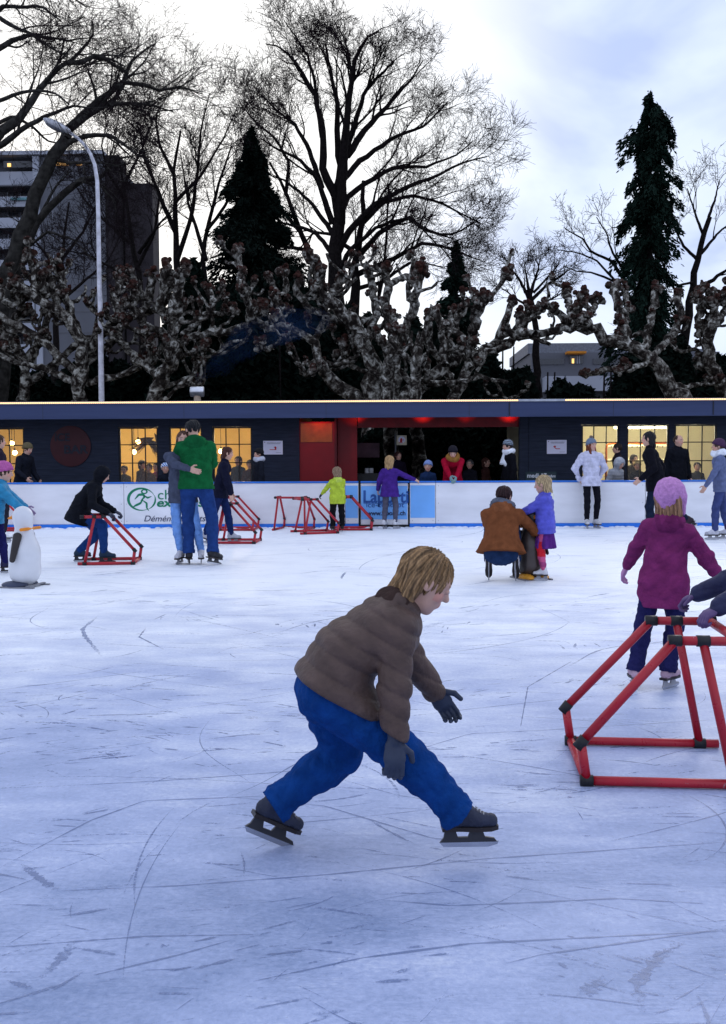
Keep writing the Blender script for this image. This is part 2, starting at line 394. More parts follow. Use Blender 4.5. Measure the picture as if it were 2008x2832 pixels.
        if style in ('plain', 'hoodie'):
            t = (Pt-pelv) @ PU+hem; v = v*(1-.6*np.exp(-(t/(.03*s))**2))-.004*s*np.exp(-((t-.02*s)/(.018*s))**4)
        if belt:
            t = (Pt-pelv) @ PU-.10*s; v = v+.026*s*np.exp(-(t/(.045*s))**2)-.012*s*np.exp(-(t/(.014*s))**4)
        return v
    cuts = [(hemp, tuple(-PU))]
    V, Q = sdf(jp, vox, .022, disp=jd, cuts=cuts if hem < .35 else [(hemp, tuple(-unit(PU+np.array([0, 0, .5]))))])
    jn = {'puffer': 'padded_jacket', 'coat': 'coat', 'hoodie': 'hoodie', 'plain': 'jacket'}[style]
    # neck hole: keep below chin
    jo = mesh_obj(jn, V, Q, cloth(top, 'nylon' if style == 'puffer' else 'cloth'), root, True)
    if hood is not None and hood != top:
        V, Q = sdf([ell(neck-Yf*.09*s+U*.0, (.12*s, .066*s, .09*s), FrC, k=.012), cap(neck-Yf*.05*s-X*.085*s+U*.025, neck-Yf*.05*s+X*.085*s+U*.025, .042*s, .042*s, k=.02)], vox, .03, disp=folds(r0+2, 30, .004))
        mesh_obj('hood', V, Q, cloth(hood), root, True)
    if scarf is not None:
        sp = []; n = 12
        for i in range(n):
            a0, a1 = 2*math.pi*i/n, 2*math.pi*(i+1)/n
            f = lambda a: neck+unit(U+HU)*(.060*s+.014*s*math.sin(a*2))+X*math.cos(a)*.092*s+Yf*math.sin(a)*.085*s
            sp.append(cap(f(a0), f(a1), .053*s, .053*s))
        sp2 = scarf[3] if len(scarf) > 3 else None
        if sp2: sp += [cap(neck+Yf*.11*s, chest+Yf*.15*s-U*.05*s+X*.03*s, .035*s, .05*s), cap(neck+Yf*.1*s+X*.02, neck+Yf*.12*s-U*.2*s-X*.06*s, .03*s, .045*s)]
        def sd_(Pt):
            t = (Pt-neck) @ unit(U+HU); return .006*np.sin(t*240/s+np.sin(Pt[:, 0]*30)*1.5)
        V, Q = sdf(sp, vox*.8, .02, disp=sd_); mesh_obj('scarf', V, Q, cloth(scarf[:3]), root, True)
    # hair
    if hair is not None and hairlen > 0:
        hq = 1.0 if hairlen > .1 else .925
        hpz = [ell(hp(0, -.08, .14 if hairlen > .1 else .125), (.385*h*hq, .44*h*hq, .40*h*hq), FrH)]
        if hairlen > .2:
            hpz += [cap(hp(-.2, -.2, .0), hp(-.22, -.24, -hairlen), .2*h, .13*h), cap(hp(.2, -.2, .0), hp(.22, -.24, -hairlen), .2*h, .13*h), cap(hp(0, -.26, .0), hp(0, -.36, -hairlen-.04), .22*h, .15*h)]
            if hairlen > .6: hpz += [cap(hp(-.28, .02, 0), hp(-.27, .2, -hairlen-.1), .1*h, .1*h), cap(hp(.28, .02, 0), hp(.27, .2, -hairlen-.1), .1*h, .1*h)]
        hpz.append(ell(hp(0, .42, -.12), (.27*h, .30*h, .40*h), FrH, neg=True, k=.02))
        rr = rs(r0+5); w = rr.uniform(0, 6, 4)
        def hdp(Pt):
            q = (Pt-headc) @ FrH.T/h; th = np.arctan2(q[:, 0], -q[:, 1]+.05)
            return h*(1 if hairlen > .1 else .15)*(.016*np.sin(th*24+w[0]+q[:, 2]*3+2*np.sin(q[:, 2]*9+w[1]))+.018*np.sin(th*9+w[2]+q[:, 2]*5)+.012*np.sin(th*61+q[:, 2]*8+w[3]))
        V, Q = sdf(hpz, min(vox*.7, .010), .03*h*2, disp=hdp)
        q = (V-headc) @ FrH.T/h; th = np.arctan2(q[:, 0], -q[:, 1]+.05)
        st = .8+.3*np.sin(th*73+2*np.sin(q[:, 2]*7+w[3]))+.3*np.sin(th*29+q[:, 2]*6+w[1])
        mesh_obj('hair', V, Q, mat('hair', (1, 1, 1), rough=.6, var=.45, scale=55, attr='Col', spec=.25, bump=.9, bscale=75, stretch=(1.6, 1.6, .18)), root, True, np.array(hair[:3])[None, :]*np.clip(st, .35, 1.5)[:, None])
    if hat is not None:
        if hatkind == 'hood':
            V, Q = sdf([ell(hp(0, -.07, .08), (.47*h, .52*h, .52*h), FrH), cap(hp(0, -.15, -.2), neck, .3*h, .3*h), ell(hp(0, .52, -.1), (.27*h, .33*h, .42*h), FrH, neg=True, k=.02)], min(vox, .01), .05, disp=folds(r0+4, 30, .004))
            mesh_obj('hood', V, Q, cloth(hat), root, True)
        else:
            hc = hp(0, -.06, .17); tall = .46 if hatkind != 'helmet' else .42
            dsp = folds(r0+6, 40, .002)
            pr = [ell(hp(0, -.09, .20), (.425*h, .49*h, tall*h), FrH)]
            if hatkind == 'helmet': dsp = None
            elif hatkind == 'flaps': pr += [cap(hp(-.36, -.05, .1), hp(-.34, .02, -.35), .1*h, .07*h), cap(hp(.36, -.05, .1), hp(.34, .02, -.35), .1*h, .07*h), cap(hp(0, -.42, .1), hp(0, -.4, -.15), .14*h, .1*h)]
            cut = [] if hatkind == 'flaps' else [(hp(0, 0, .10), tuple(-unit(HU-HY*.35)))]
            if hatkind == 'flaps': pr.append(ell(hp(0, .5, -.15), (.28*h, .33*h, .34*h), FrH, neg=True, k=.01))
            V, Q = sdf(pr, min(vox*.75, .008), .03, disp=dsp, cuts=cut)
            q = (V-headc) @ FrH.T/h; ccol = np.tile(np.array(hat[:3], float), (len(V), 1))
            if stripe is not None:
                if hatkind == 'helmet': m_ = np.sin(q[:, 0]*28+3*np.sin(q[:, 2]*9)) > .1
                else: m_ = np.sin((q[:, 2]-.3*q[:, 1])*38) > .2
                ccol[m_] = stripe
            ho = mesh_obj('helmet' if hatkind == 'helmet' else 'hat', V, Q, mat('knit_hat' if hatkind != 'helmet' else 'helmet_shell', (1, 1, 1), rough=.95 if hatkind != 'helmet' else .3, var=.2, scale=60, attr='Col', bump=.5 if hatkind != 'helmet' else 0, bscale=120), root, True, ccol)
            if hatkind == 'beanie':
                n = 14; cp = []
                f = lambda a: hp(.385*math.cos(a), -.08+.43*math.sin(a), .13+.15*math.sin(a))
                for i in range(n): cp.append(cap(f(2*math.pi*i/n), f(2*math.pi*(i+1)/n), .055*h, .055*h))
                V, Q = sdf(cp, min(vox*.7, .008), .02, disp=lambda Pt: .0025*np.sin(np.arctan2((Pt-headc) @ HX, (Pt-headc) @ HY)*60))
                mesh_obj('hat_cuff', V, Q, cloth(tuple(np.array(stripe if stripe is not None and False else hat)*.9)), ho, True)
            if pompom:
                rr = rs(5); V, Q = sdf([ell(hp(0, -.1, .72), (.15*h, .15*h, .14*h), FrH)], .006, .01, disp=folds(9, 160, .006))
                mesh_obj('pompom', V, Q, cloth(tuple(np.array(hat)*1.1) if pompom is True else pompom), ho, True)
    # skates / shoes
    for i in (0, 1):
        a, yaw, pit = ank[i]; Rf = rotm((0, 0, 1), -R(yaw)) @ rotm((1, 0, 0), -R(pit)); fx, fy, fz = Rf[:, 0], Rf[:, 1], Rf[:, 2]
        FrF = Rf.T; b = a-fz*(.085*s); ft = .06*s if s > .8 else .055*s
        kdir = unit(kn[i]-a)
        bp = [cap(b+fy*-.035*s+fz*.042*s, b+fy*.15*s+fz*.034*s, .036*s, .033*s), cap(b+fy*-.03*s+fz*.05*s, a+kdir*.10*s, .040*s, .046*s), cap(a+fz*.01, b+fy*.09*s+fz*.04*s, .045*s, .035*s)]
        V, Q = sdf(bp, min(vox*.7, .009), .02, cuts=[(b+fz*.008*s, tuple(-fz)), (a+kdir*.125*s, tuple(kdir))], disp=lambda Pt: .0007*np.sin(((Pt-a) @ kdir)*380/s))
        col = (skates if shoes is None else shoes)
        bo = mesh_obj('skate' if shoes is None else 'shoe', V, Q, cloth(col, 'nylon'), root, True)
        if shoes is None:
            def L(x, y, z): return b+fx*x*s+fy*y*s+fz*z*min(1, s+.15)
            m1 = MB(); prof = [(-.075, .036), (0, .032), (.08, .043), (.15, .038), (.185, .015)]
            vv = []
            for y, w_ in prof:
                for sx in (-1, 1):
                    for z in (.012, -.004): vv.append(L(sx*w_, y, z))
            ff = [(0, 1, 3, 2), (16, 18, 19, 17)]
            for q in range(4):
                o = q*4; ff += [(o, o+4, o+5, o+1), (o+2, o+3, o+7, o+6), (o, o+2, o+6, o+4), (o+1, o+5, o+7, o+3)]
            m1.add(vv, ff); m1.build('sole', mat('dark_sole', (.02, .015, .015), rough=.4), bo)
            def plate(pts, tri, th, nm, m_):
                n = len(pts); vv = [L(-th, y, z) for y, z in pts]+[L(th, y, z) for y, z in pts]
                MB().add(vv, tri+[tuple(q+n for q in t[::-1]) for t in tri]+[(q, q+n, (q+1) % n+n, (q+1) % n) for q in range(n)]).build(nm, m_, bo)
            plate([(-.088, -.052), (-.066, -.072), (.14, -.074), (.182, -.064), (.188, -.052)], [(0, 1, 2, 3, 4)], .0022, 'blade', mat('blade_steel', (.45, .46, .5), rough=.22, metal=.9))
            plate([(-.082, -.053), (.180, -.053), (.168, -.040), (.125, -.034), (.112, -.005), (.058, -.005), (.046, -.034), (.0, -.034), (-.012, -.005), (-.06, -.005), (-.066, -.036)], [(0, 1, 2, 3), (3, 4, 5, 6), (0, 3, 6, 7), (7, 8, 9, 10), (0, 7, 10)], .007, 'blade_holder', mat('holder_plastic', (.03, .03, .035) if max(col) < .35 else (.35, .35, .38), rough=.4) if max(col) < .35 else mat('holder_pale', (.30, .30, .33), rough=.4))
            lm = MB()
            for q in range(6):
                t_ = q/5; c_ = b+fy*(.115-.075*t_)*s+fz*(.070+.05*t_)*s if t_ < .6 else a+kdir*(.02+.10*(t_-.6)/.4)*s+fy*.043*s
                lm.tube([c_-fx*.022*s, c_+fy*.004*s+fz*.004*s, c_+fx*.022*s], .0028*s, 5)
            if s*570/1 and vox < .012: lm.build('laces', mat('laces', (.35, .35, .36) if True else (0, 0, 0), rough=.8), bo)
    root['_'] = 0; del root['_']
    return root
# ------------------------------------------------------------------ trees
def norm(a): return a/(np.linalg.norm(a, axis=-1, keepdims=True)+1e-9)
def resample(pts, m):
    pts = np.array(pts, float); L = np.concatenate([[0], np.cumsum(np.linalg.norm(np.diff(pts, axis=0), axis=1))]); t = np.linspace(0, L[-1], m)
    return np.stack([np.interp(t, L, pts[:, i]) for i in range(pts.shape[1])], 1)
def tubes(Pn, Rn, k, rng=None, rough=0):
    # Pn (N,m,3), Rn (N,m)
    N_, m, _ = Pn.shape
    T = np.empty_like(Pn); T[:, 1:-1] = Pn[:, 2:]-Pn[:, :-2]; T[:, 0] = Pn[:, 1]-Pn[:, 0]; T[:, -1] = Pn[:, -1]-Pn[:, -2]; T = norm(T)
    up = np.zeros((N_, 1, 3)); base = norm(Pn[:, -1]-Pn[:, 0]); up[:, 0] = np.where(np.abs(base[:, 2:3]) < .8, [[0, 0, 1]], [[0, 1, 0]])
    A = norm(np.cross(T, np.broadcast_to(up, T.shape))); B = np.cross(A, T)
    th = np.arange(k)*2*math.pi/k
    rr = Rn[..., None]*np.ones(k)
    if rough: rr = rr*(1+rough*rng.normal(size=rr.shape).clip(-1.6, 1.6))
    V = Pn[:, :, None]+(A[:, :, None]*np.cos(th)[:, None]+B[:, :, None]*np.sin(th)[:, None])*rr[..., None]
    i = np.arange(N_)[:, None, None]*m*k+np.arange(m-1)[None, :, None]*k; j = np.arange(k)[None, None, :]; j2 = (j+1) % k
    Q = np.stack([i+j, i+j2, i+k+j2, i+k+j], -1).reshape(-1, 4)
    return V.reshape(-1, 3), Q
def merge(L):
    V = []; Q = []; n = 0
    for v, q in L: V.append(v); Q.append(q+n); n += len(v)
    return np.concatenate(V), np.concatenate(Q)
def sub(Pn, Rn, per, L0, L1, ang, m, rng, up=.0, wig=.12, t0=.2, rf=.5, rmin=.006, taper=.35, sz=1.0):
    # spawn `per` children on each branch of Pn
    N_, M, _ = Pn.shape; t = rng.uniform(t0, 1, (N_, per))**.8*(M-1); t = np.minimum(t, M-1.001); i = t.astype(int); f = (t-i)[..., None]; n = np.arange(N_)[:, None]
    S = Pn[n, i]*(1-f)+Pn[n, i+1]*f; D = norm(Pn[n, i+1]-Pn[n, i]); r = Rn[n, i]*(1-f[..., 0])+Rn[n, i+1]*f[..., 0]
    S = S.reshape(-1, 3); D = D.reshape(-1, 3); r = r.ravel(); q = len(S); tt = (t/(M-1)).ravel()
    rnd = norm(rng.normal(size=(q, 3))); pr = norm(rnd-(rnd*D).sum(1, keepdims=True)*D)
    a = np.radians(ang*rng.uniform(.6, 1.3, q))[:, None]; d = norm(D*np.cos(a)+pr*np.sin(a)+np.array([0, 0, up]))
    L = (L0*(1-tt)+L1*tt)*rng.uniform(.6, 1.25, q)
    out = np.empty((q, m, 3)); out[:, 0] = S; st = (L/(m-1))[:, None]
    for k in range(1, m):
        out[:, k] = out[:, k-1]+d*st; d = norm(d+rng.normal(size=(q, 3))*wig+np.array([0, 0, up*.35]))
    rr = np.maximum(r*rf, rmin)[:, None]*np.linspace(1, taper, m)[None]; rr = np.maximum(rr, rmin*.7)
    return out, rr
def limb_pts(pts, Y, dy, m, r0, r1, rng, wig=.0):
    w = np.array([P(x, y, Y) for x, y in pts]); w = resample(w, m); t = np.linspace(0, 1, m)
    w[:, 1] += dy*t; f = w[:, 1]/Y; w[:, 0] *= f; w[:, 2] = CH+(w[:, 2]-CH)*f      # real limb leaning towards or away
    if wig: w[1:] += rng.normal(size=(m-1, 3))*wig
    return w, np.linspace(r0, r1, m)
def bare_tree(name, label, cat, group, limbs, Y, seed, barkm, twigm, levels, k0=8, m=14, trunk_n=1):
    rng = rs(seed); Pl = []; Rl = []
    base = P(*limbs[0][0][0], Y); base[2] = 0
    root = empty(name, (0, 0, 0), 0, label, cat, group)
    for q, (pts, r0, r1) in enumerate(limbs):
        dy = 0 if q < trunk_n else rng.uniform(-1, 1)*levels[0][1]*1.2
        w, r = limb_pts(pts, Y, dy, m, r0, r1, rng, r0*.12); Pl.append(w); Rl.append(r)
    Pl = np.array(Pl); Rl = np.array(Rl)
    T = [tubes(Pl, Rl, k0, rng, .05)]
    a, b = Pl, Rl; tw = []
    for li, (per, L0, L1, ang, mm, up) in enumerate(levels):
        a2, b2 = sub(a[trunk_n:] if li == 0 and trunk_n < len(a) else a, b[trunk_n:] if li == 0 and trunk_n < len(b) else b, per, L0, L1, ang, mm, rng, up=up, rmin=.010*Y/50, t0=.15 if li else .22)
        v = tubes(a2, b2, 5 if li == 0 else 3, rng)
        (T if li == 0 else tw).append(v); a, b = a2, b2
    V, Q = merge(T); V -= np.array(base); V2, Q2 = merge(tw); V2 -= np.array(base)
    root.location = base
    mesh_obj('trunk', V, Q, barkm, root, True); mesh_obj('crown', V2, Q2, twigm, root, False)
    return root
bark = mat('wet_bark', (.012, .010, .010), rough=.9, var=.5, scale=9, bump=.8, bscale=20, spec=.03)
twig = mat('twig_bark', (.016, .011, .013), rough=.9, var=.3, scale=3, spec=.03)
def plane_bark():
    m = bpy.data.materials.new('plane_bark'); m.use_nodes = True; N = m.node_tree.nodes; L = m.node_tree.links; b = N['Principled BSDF']
    tc = N.new('ShaderNodeTexCoord'); w = N.new('ShaderNodeTexNoise'); w.inputs['Scale'].default_value = 3; w.inputs['Detail'].default_value = 3
    ad = N.new('ShaderNodeVectorMath'); ad.operation = 'MULTIPLY_ADD'; L.new(tc.outputs['Object'], w.inputs['Vector']); L.new(w.outputs['Color'], ad.inputs[0]); ad.inputs[1].default_value = (.5, .5, .5); L.new(tc.outputs['Object'], ad.inputs[2])
    v = N.new('ShaderNodeTexNoise'); v.inputs['Scale'].default_value = 5; v.inputs['Detail'].default_value = 5; v.inputs['Roughness'].default_value = .6; L.new(ad.outputs[0], v.inputs['Vector'])
    cr = N.new('ShaderNodeValToRGB'); e = cr.color_ramp.elements; e[0].position = .36; e[0].color = (.010, .008, .007, 1); e[1].position = .66; e[1].color = (.52, .51, .455, 1)
    q = e.new(.47); q.color = (.032, .026, .022, 1); q = e.new(.55); q.color = (.15, .14, .12, 1)
    L.new(v.outputs[0], cr.inputs[0])
    at = N.new('ShaderNodeAttribute'); at.attribute_name = 'Col'; mx = N.new('ShaderNodeMix'); mx.data_type = 'RGBA'
    L.new(at.outputs['Fac'], mx.inputs[0]); L.new(cr.outputs[0], mx.inputs[6])
    n3 = N.new('ShaderNodeTexNoise'); n3.inputs['Scale'].default_value = 12; L.new(tc.outputs['Object'], n3.inputs['Vector'])
    c3 = N.new('ShaderNodeValToRGB'); f = c3.color_ramp.elements; f[0].position = .38; f[0].color = (.02, .008, .006, 1); f[1].position = .68; f[1].color = (.06, .022, .017, 1); L.new(n3.outputs[0], c3.inputs[0])
    L.new(c3.outputs[0], mx.inputs[7]); L.new(mx.outputs[2], b.inputs['Base Color']); b.inputs['Roughness'].default_value = .9; b.inputs['Specular IOR Level'].default_value = .05
    n2 = N.new('ShaderNodeTexNoise'); n2.inputs['Scale'].default_value = 14; n2.inputs['Detail'].default_value = 8; L.new(tc.outputs['Object'], n2.inputs['Vector'])
    bp = N.new('ShaderNodeBump'); bp.inputs['Strength'].default_value = 1; bp.inputs['Distance'].default_value = .06; L.new(n2.outputs[0], bp.inputs['Height']); L.new(bp.outputs[0], b.inputs['Normal'])
    return m
PB = plane_bark()
ICO = None
def lumps(cs, rad, rng, n=9, spread=1.0):
    # knobbly fist: many small irregular lumps round each centre
    global ICO
    if ICO is None:
        import bmesh
        bm = bmesh.new(); bmesh.ops.create_icosphere(bm, subdivisions=2, radius=1); ICO = (np.array([v.co[:] for v in bm.verts]), np.array([[v.index for v in f.verts] for f in bm.faces])); bm.free()
    v0, f0 = ICO; N_ = len(cs); c = np.repeat(np.array(cs), n, 0); r = np.repeat(np.array(rad), n)
    off = rng.normal(size=(N_*n, 3)); off = norm(off)*rng.uniform(.2, 1, (N_*n, 1))*r[:, None]*spread; off[:, 2] *= 1.25
    rr = (r*rng.uniform(.28, .62, N_*n))[:, None, None]; V = (c+off)[:, None]+v0[None]*rr*(1+.10*rng.normal(size=(N_*n, len(v0), 1)).clip(-2, 2))
    Q = f0[None]+(np.arange(N_*n)*len(v0))[:, None, None]
    return V.reshape(-1, 3), np.concatenate([Q.reshape(-1, 3), Q.reshape(-1, 3)[:, :1]], 1)[:, :3]
def pollard(label, Y, limbs, seed, nsub=5, trunk_r=.42, base_px=None, stub=1.0, subs2=2):
    rng = rs(seed); base = P(*base_px, Y); base[2] = 0; root = empty('pollarded_plane_tree', base, 0, label, 'tree', 'pollarded plane trees behind the pavilion')
    big = []; knobs = []; kr = []; V = []; k_ = 9
    tr = np.array([[base[0], base[1], 0], list(P(base_px[0]+rng.uniform(-8, 8), 1180, Y)), list(P(*base_px, Y))]); w = resample(tr, 8); 
    V.append(tubes(w[None], np.linspace(trunk_r*1.25, trunk_r, 8)[None], 14, rng, .06))
    lim = []
    for pts, r0, r1, knob in limbs:
        w, r = limb_pts(pts, Y, rng.uniform(-1.3, 1.3), 16, r0, r1, rng, r0*.22); r = r*(1+.09*rng.normal(size=16).clip(-1.5, 1.5)); lim.append((w, r))
        V.append(tubes(w[None], r[None], 12, rng, .05))
        if knob: knobs.append(w[-1]); kr.append(max(.16, r1*1.7)); r[-4:] *= [1.15, 1.3, 1.5, 1.3]
        for q in range(1): i = rng.randint(3, 13); knobs.append(w[i]+rng.normal(size=3)*r[i]*.5); kr.append(r[i]*.7)
    # crooked side branches that turn upward and end in a fist
    gen = lim
    for lev in range(2):
        nxt = []
        for w, r in gen:
            for q in range(nsub if lev == 0 else subs2):
                t = rng.uniform(.2, .97); i = int(t*(len(w)-1)); p = w[i].copy(); tang = unit(w[min(i+1, len(w)-1)]-w[max(i-1, 0)])
                side = unit(np.cross(tang, rng.normal(size=3))); side[2] *= .35; d = unit(side+tang*.4+np.array([0, 0, .05])); L = rng.uniform(.6, 1.6)*stub*(1 if lev == 0 else .75); m = 11
                pts = [p]; turn = rng.uniform(.1, .34)
                for k in range(m-1):
                    pts.append(pts[-1]+d*L/(m-1)); d = unit(d+rng.normal(size=3)*.27+np.array([0, 0, turn*(1.9 if k > 4 else .3)]))
                pts = np.array(pts); rb = min(r[i]*.7, .12 if lev == 0 else .075)*rng.uniform(.6, 1.1); rr = np.linspace(max(rb, .05), max(rb*.8, .035), m)*(1+.09*rng.normal(size=m).clip(-1.5, 1.5))
                fist = rng.rand() < .75
                if fist: rr[-2:] *= 1.5; knobs.append(pts[-1]); kr.append(rng.uniform(.12, .22)*(1 if lev == 0 else .75))
                V.append(tubes(pts[None], rr[None], 7, rng, .1)); nxt.append((pts, rr))
        gen = nxt
    Vb, Qb = merge(V); 
    mesh_obj('trunk', Vb-np.array(base), Qb, PB, root, True, np.zeros((len(Vb), 3)))
    kv, kq = lumps(knobs, kr, rng, 11); c = np.full((len(kv), 3), .0)
    # reddish shoot scars on the upper part of each fist
    kc = np.repeat(np.array(knobs), 11*len(ICO[0]), 0); krr = np.repeat(np.array(kr), 11*len(ICO[0])); tz = (kv[:, 2]-kc[:, 2])/krr
    c[:] = np.clip(.45+.6*tz+.25*rng.normal(size=len(kv)), 0, 1)[:, None]
    mesh_obj('crown', kv-np.array(base), kq, PB, root, False, c)
    return root
def leafy(name, label, cat, base, h, prof, seed, n=26000, leaf=.16, m=None, droop=.4, levels=60, group=None, gap=.25, trunk_r=.3, bw=.10, boughs=5, rmin_=.55):
    # crown of many drooping sprays; prof(t, angle) -> radius at relative height t
    rng = rs(seed); root = empty(name, base, 0, label, cat, group)
    MB().tube([(0, 0, 0), (0, 0, h*.5), (0, 0, h*.96)], [trunk_r, trunk_r*.6, .04], 9).build('trunk', bark, root, True)
    nb = int(levels*boughs); t = rng.uniform(.02, 1, nb)**.92; th = rng.uniform(0, 2*math.pi, nb); R_ = prof(t, th)*rng.uniform(rmin_, 1.15, nb); z0 = t*h
    per = max(6, n//nb); u = rng.uniform(gap, 1, (nb, per))**.7; rad = R_[:, None]*u
    zz = z0[:, None]+R_[:, None]*(.25*u-droop*u*u)+rng.normal(size=(nb, per))*.10*(1+R_[:, None]*.12)-np.abs(rng.normal(size=(nb, per)))*leaf*1.6*droop
    tt = th[:, None]+rng.normal(size=(nb, per))*bw/np.maximum(u, .3)
    c = np.stack([rad*np.cos(tt), rad*np.sin(tt), zz], -1).reshape(-1, 3); q = len(c)
    out = np.stack([np.cos(tt), np.sin(tt), 0*tt-droop*1.2], -1).reshape(-1, 3)
    d = norm(out+rng.normal(size=(q, 3))*.55); s_ = norm(np.cross(d, rng.normal(size=(q, 3)))); L = leaf*rng.uniform(.6, 1.5, q)[:, None]; W = L*rng.uniform(.22, .42, (q, 1))
    V = np.stack([c-d*L, c+s_*W, c+d*L, c-s_*W], 1).reshape(-1, 3); Q = np.arange(q*4).reshape(-1, 4)
    mesh_obj('crown', V, Q, m, root); return root
def hedge(name, label, x0, x1, y, dz, h, seed, m, n, leaf=.16, group=None, depth=1.6, cat='hedge'):
    rng = rs(seed); root = empty(name, ((x0+x1)/2, y, 0), 0, label, cat, group)
    w = (x1-x0)/2
    x = rng.uniform(-w, w, n); hh = h*(.82+.10*np.sin(x*1.1+seed)+.08*np.sin(x*2.7+seed*2)+.05*np.sin(x*6)); yy = rng.uniform(-1, 1, n)*depth/2
    z = hh*rng.uniform(0, 1, n)**.8*np.sqrt(np.clip(1-(np.abs(yy)/depth*1.2)**3, .1, 1)); ex = np.clip((w-np.abs(x))/1.2, .15, 1)**.5; z = z*ex
    c = np.stack([x, yy, z], 1); d = norm(rng.normal(size=(n, 3))); s_ = norm(np.cross(d, rng.normal(size=(n, 3)))); L = leaf*rng.uniform(.6, 1.5, (n, 1))
    V = np.stack([c-d*L, c+s_*L*.5, c+d*L, c-s_*L*.5], 1).reshape(-1, 3)
    mesh_obj('foliage', V, np.arange(n*4).reshape(-1, 4), m, root)
    b = MB(); nn = 12
    for i in range(nn):
        xx = -w*.86+2*w*.86*i/(nn-1); b.tube([(xx, 0, 0), (xx+rng.uniform(-.1, .1), 0, h*.7)], [.09, .03], 6)
    b.build('stems', bark, root); return root
# ------------------------------------------------------------------ world and light
w = bpy.data.worlds.new('World'); bpy.context.scene.world = w; w.use_nodes = True
N = w.node_tree.nodes; L = w.node_tree.links; bg = N['Background']
tc = N.new('ShaderNodeTexCoord')
sky = N.new('ShaderNodeTexSky'); sky.sky_type = 'NISHITA'; sky.sun_disc = False; sky.sun_elevation = R(6); sky.sun_rotation = R(-25); sky.air_density = 1.2; sky.dust_density = 2
mp = N.new('ShaderNodeMapping'); mp.inputs['Scale'].default_value = (1, 1, 2.0); L.new(tc.outputs['Generated'], mp.inputs[0])
n1 = N.new('ShaderNodeTexNoise'); n1.inputs['Scale'].default_value = 3.4; n1.inputs['Detail'].default_value = 5; n1.inputs['Roughness'].default_value = .5; n1.inputs['Distortion'].default_value = .5
mp.inputs['Location'].default_value = (.35, .2, .1)
L.new(mp.outputs[0], n1.inputs['Vector'])
cr = N.new('ShaderNodeValToRGB'); e = cr.color_ramp.elements
e[0].position = .36; e[0].color = (.47, .57, .86, 1); e[1].position = .66; e[1].color = (.80, .88, 1.0, 1); q = e.new(.5); q.color = (.68, .78, .99, 1)
L.new(n1.outputs[0], cr.inputs[0])
# brighter thin cloud toward the low sun on the left, bluer opposite
def direction_glow(v, lo, hi, col):
    dt = N.new('ShaderNodeVectorMath'); dt.operation = 'DOT_PRODUCT'; nm = N.new('ShaderNodeVectorMath'); nm.operation = 'NORMALIZE'
    L.new(tc.outputs['Generated'], nm.inputs[0]); L.new(nm.outputs[0], dt.inputs[0]); dt.inputs[1].default_value = Vector(v).normalized()
    mr = N.new('ShaderNodeMapRange'); mr.interpolation_type = 'SMOOTHSTEP'; L.new(dt.outputs['Value'], mr.inputs[0]); mr.inputs[1].default_value = lo; mr.inputs[2].default_value = hi
    return mr
g1 = direction_glow((-.26, 1, .40), .90, .99, None)
mx = N.new('ShaderNodeMix'); mx.data_type = 'RGBA'; mx.blend_type = 'MIX'; L.new(g1.outputs[0], mx.inputs[0]); L.new(cr.outputs[0], mx.inputs[6]); mx.inputs[7].default_value = (1.08, 1.08, 1.08, 1)
g2 = direction_glow((0, 1, .1), -.4, .95, None)
mx2 = N.new('ShaderNodeMix'); mx2.data_type = 'RGBA'; L.new(g2.outputs[0], mx2.inputs[0]); mx2.inputs[6].default_value = (.68, .77, 1.02, 1); L.new(mx.outputs[2], mx2.inputs[7])
ad = N.new('ShaderNodeMix'); ad.data_type = 'RGBA'; ad.blend_type = 'ADD'; ad.inputs[0].default_value = .006
L.new(mx2.outputs[2], ad.inputs[6]); L.new(sky.outputs[0], ad.inputs[7])
L.new(ad.outputs[2], bg.inputs['Color']); bg.inputs['Strength'].default_value = 1.0
sd = bpy.data.lights.new('sun', 'SUN'); sd.energy = .5; sd.angle = R(25); sd.color = (1, .93, .88); so = bpy.data.objects.new('sun', sd); C.objects.link(so)
so.rotation_euler = (R(62), 0, R(155)); so.location = (-10, 60, 30)

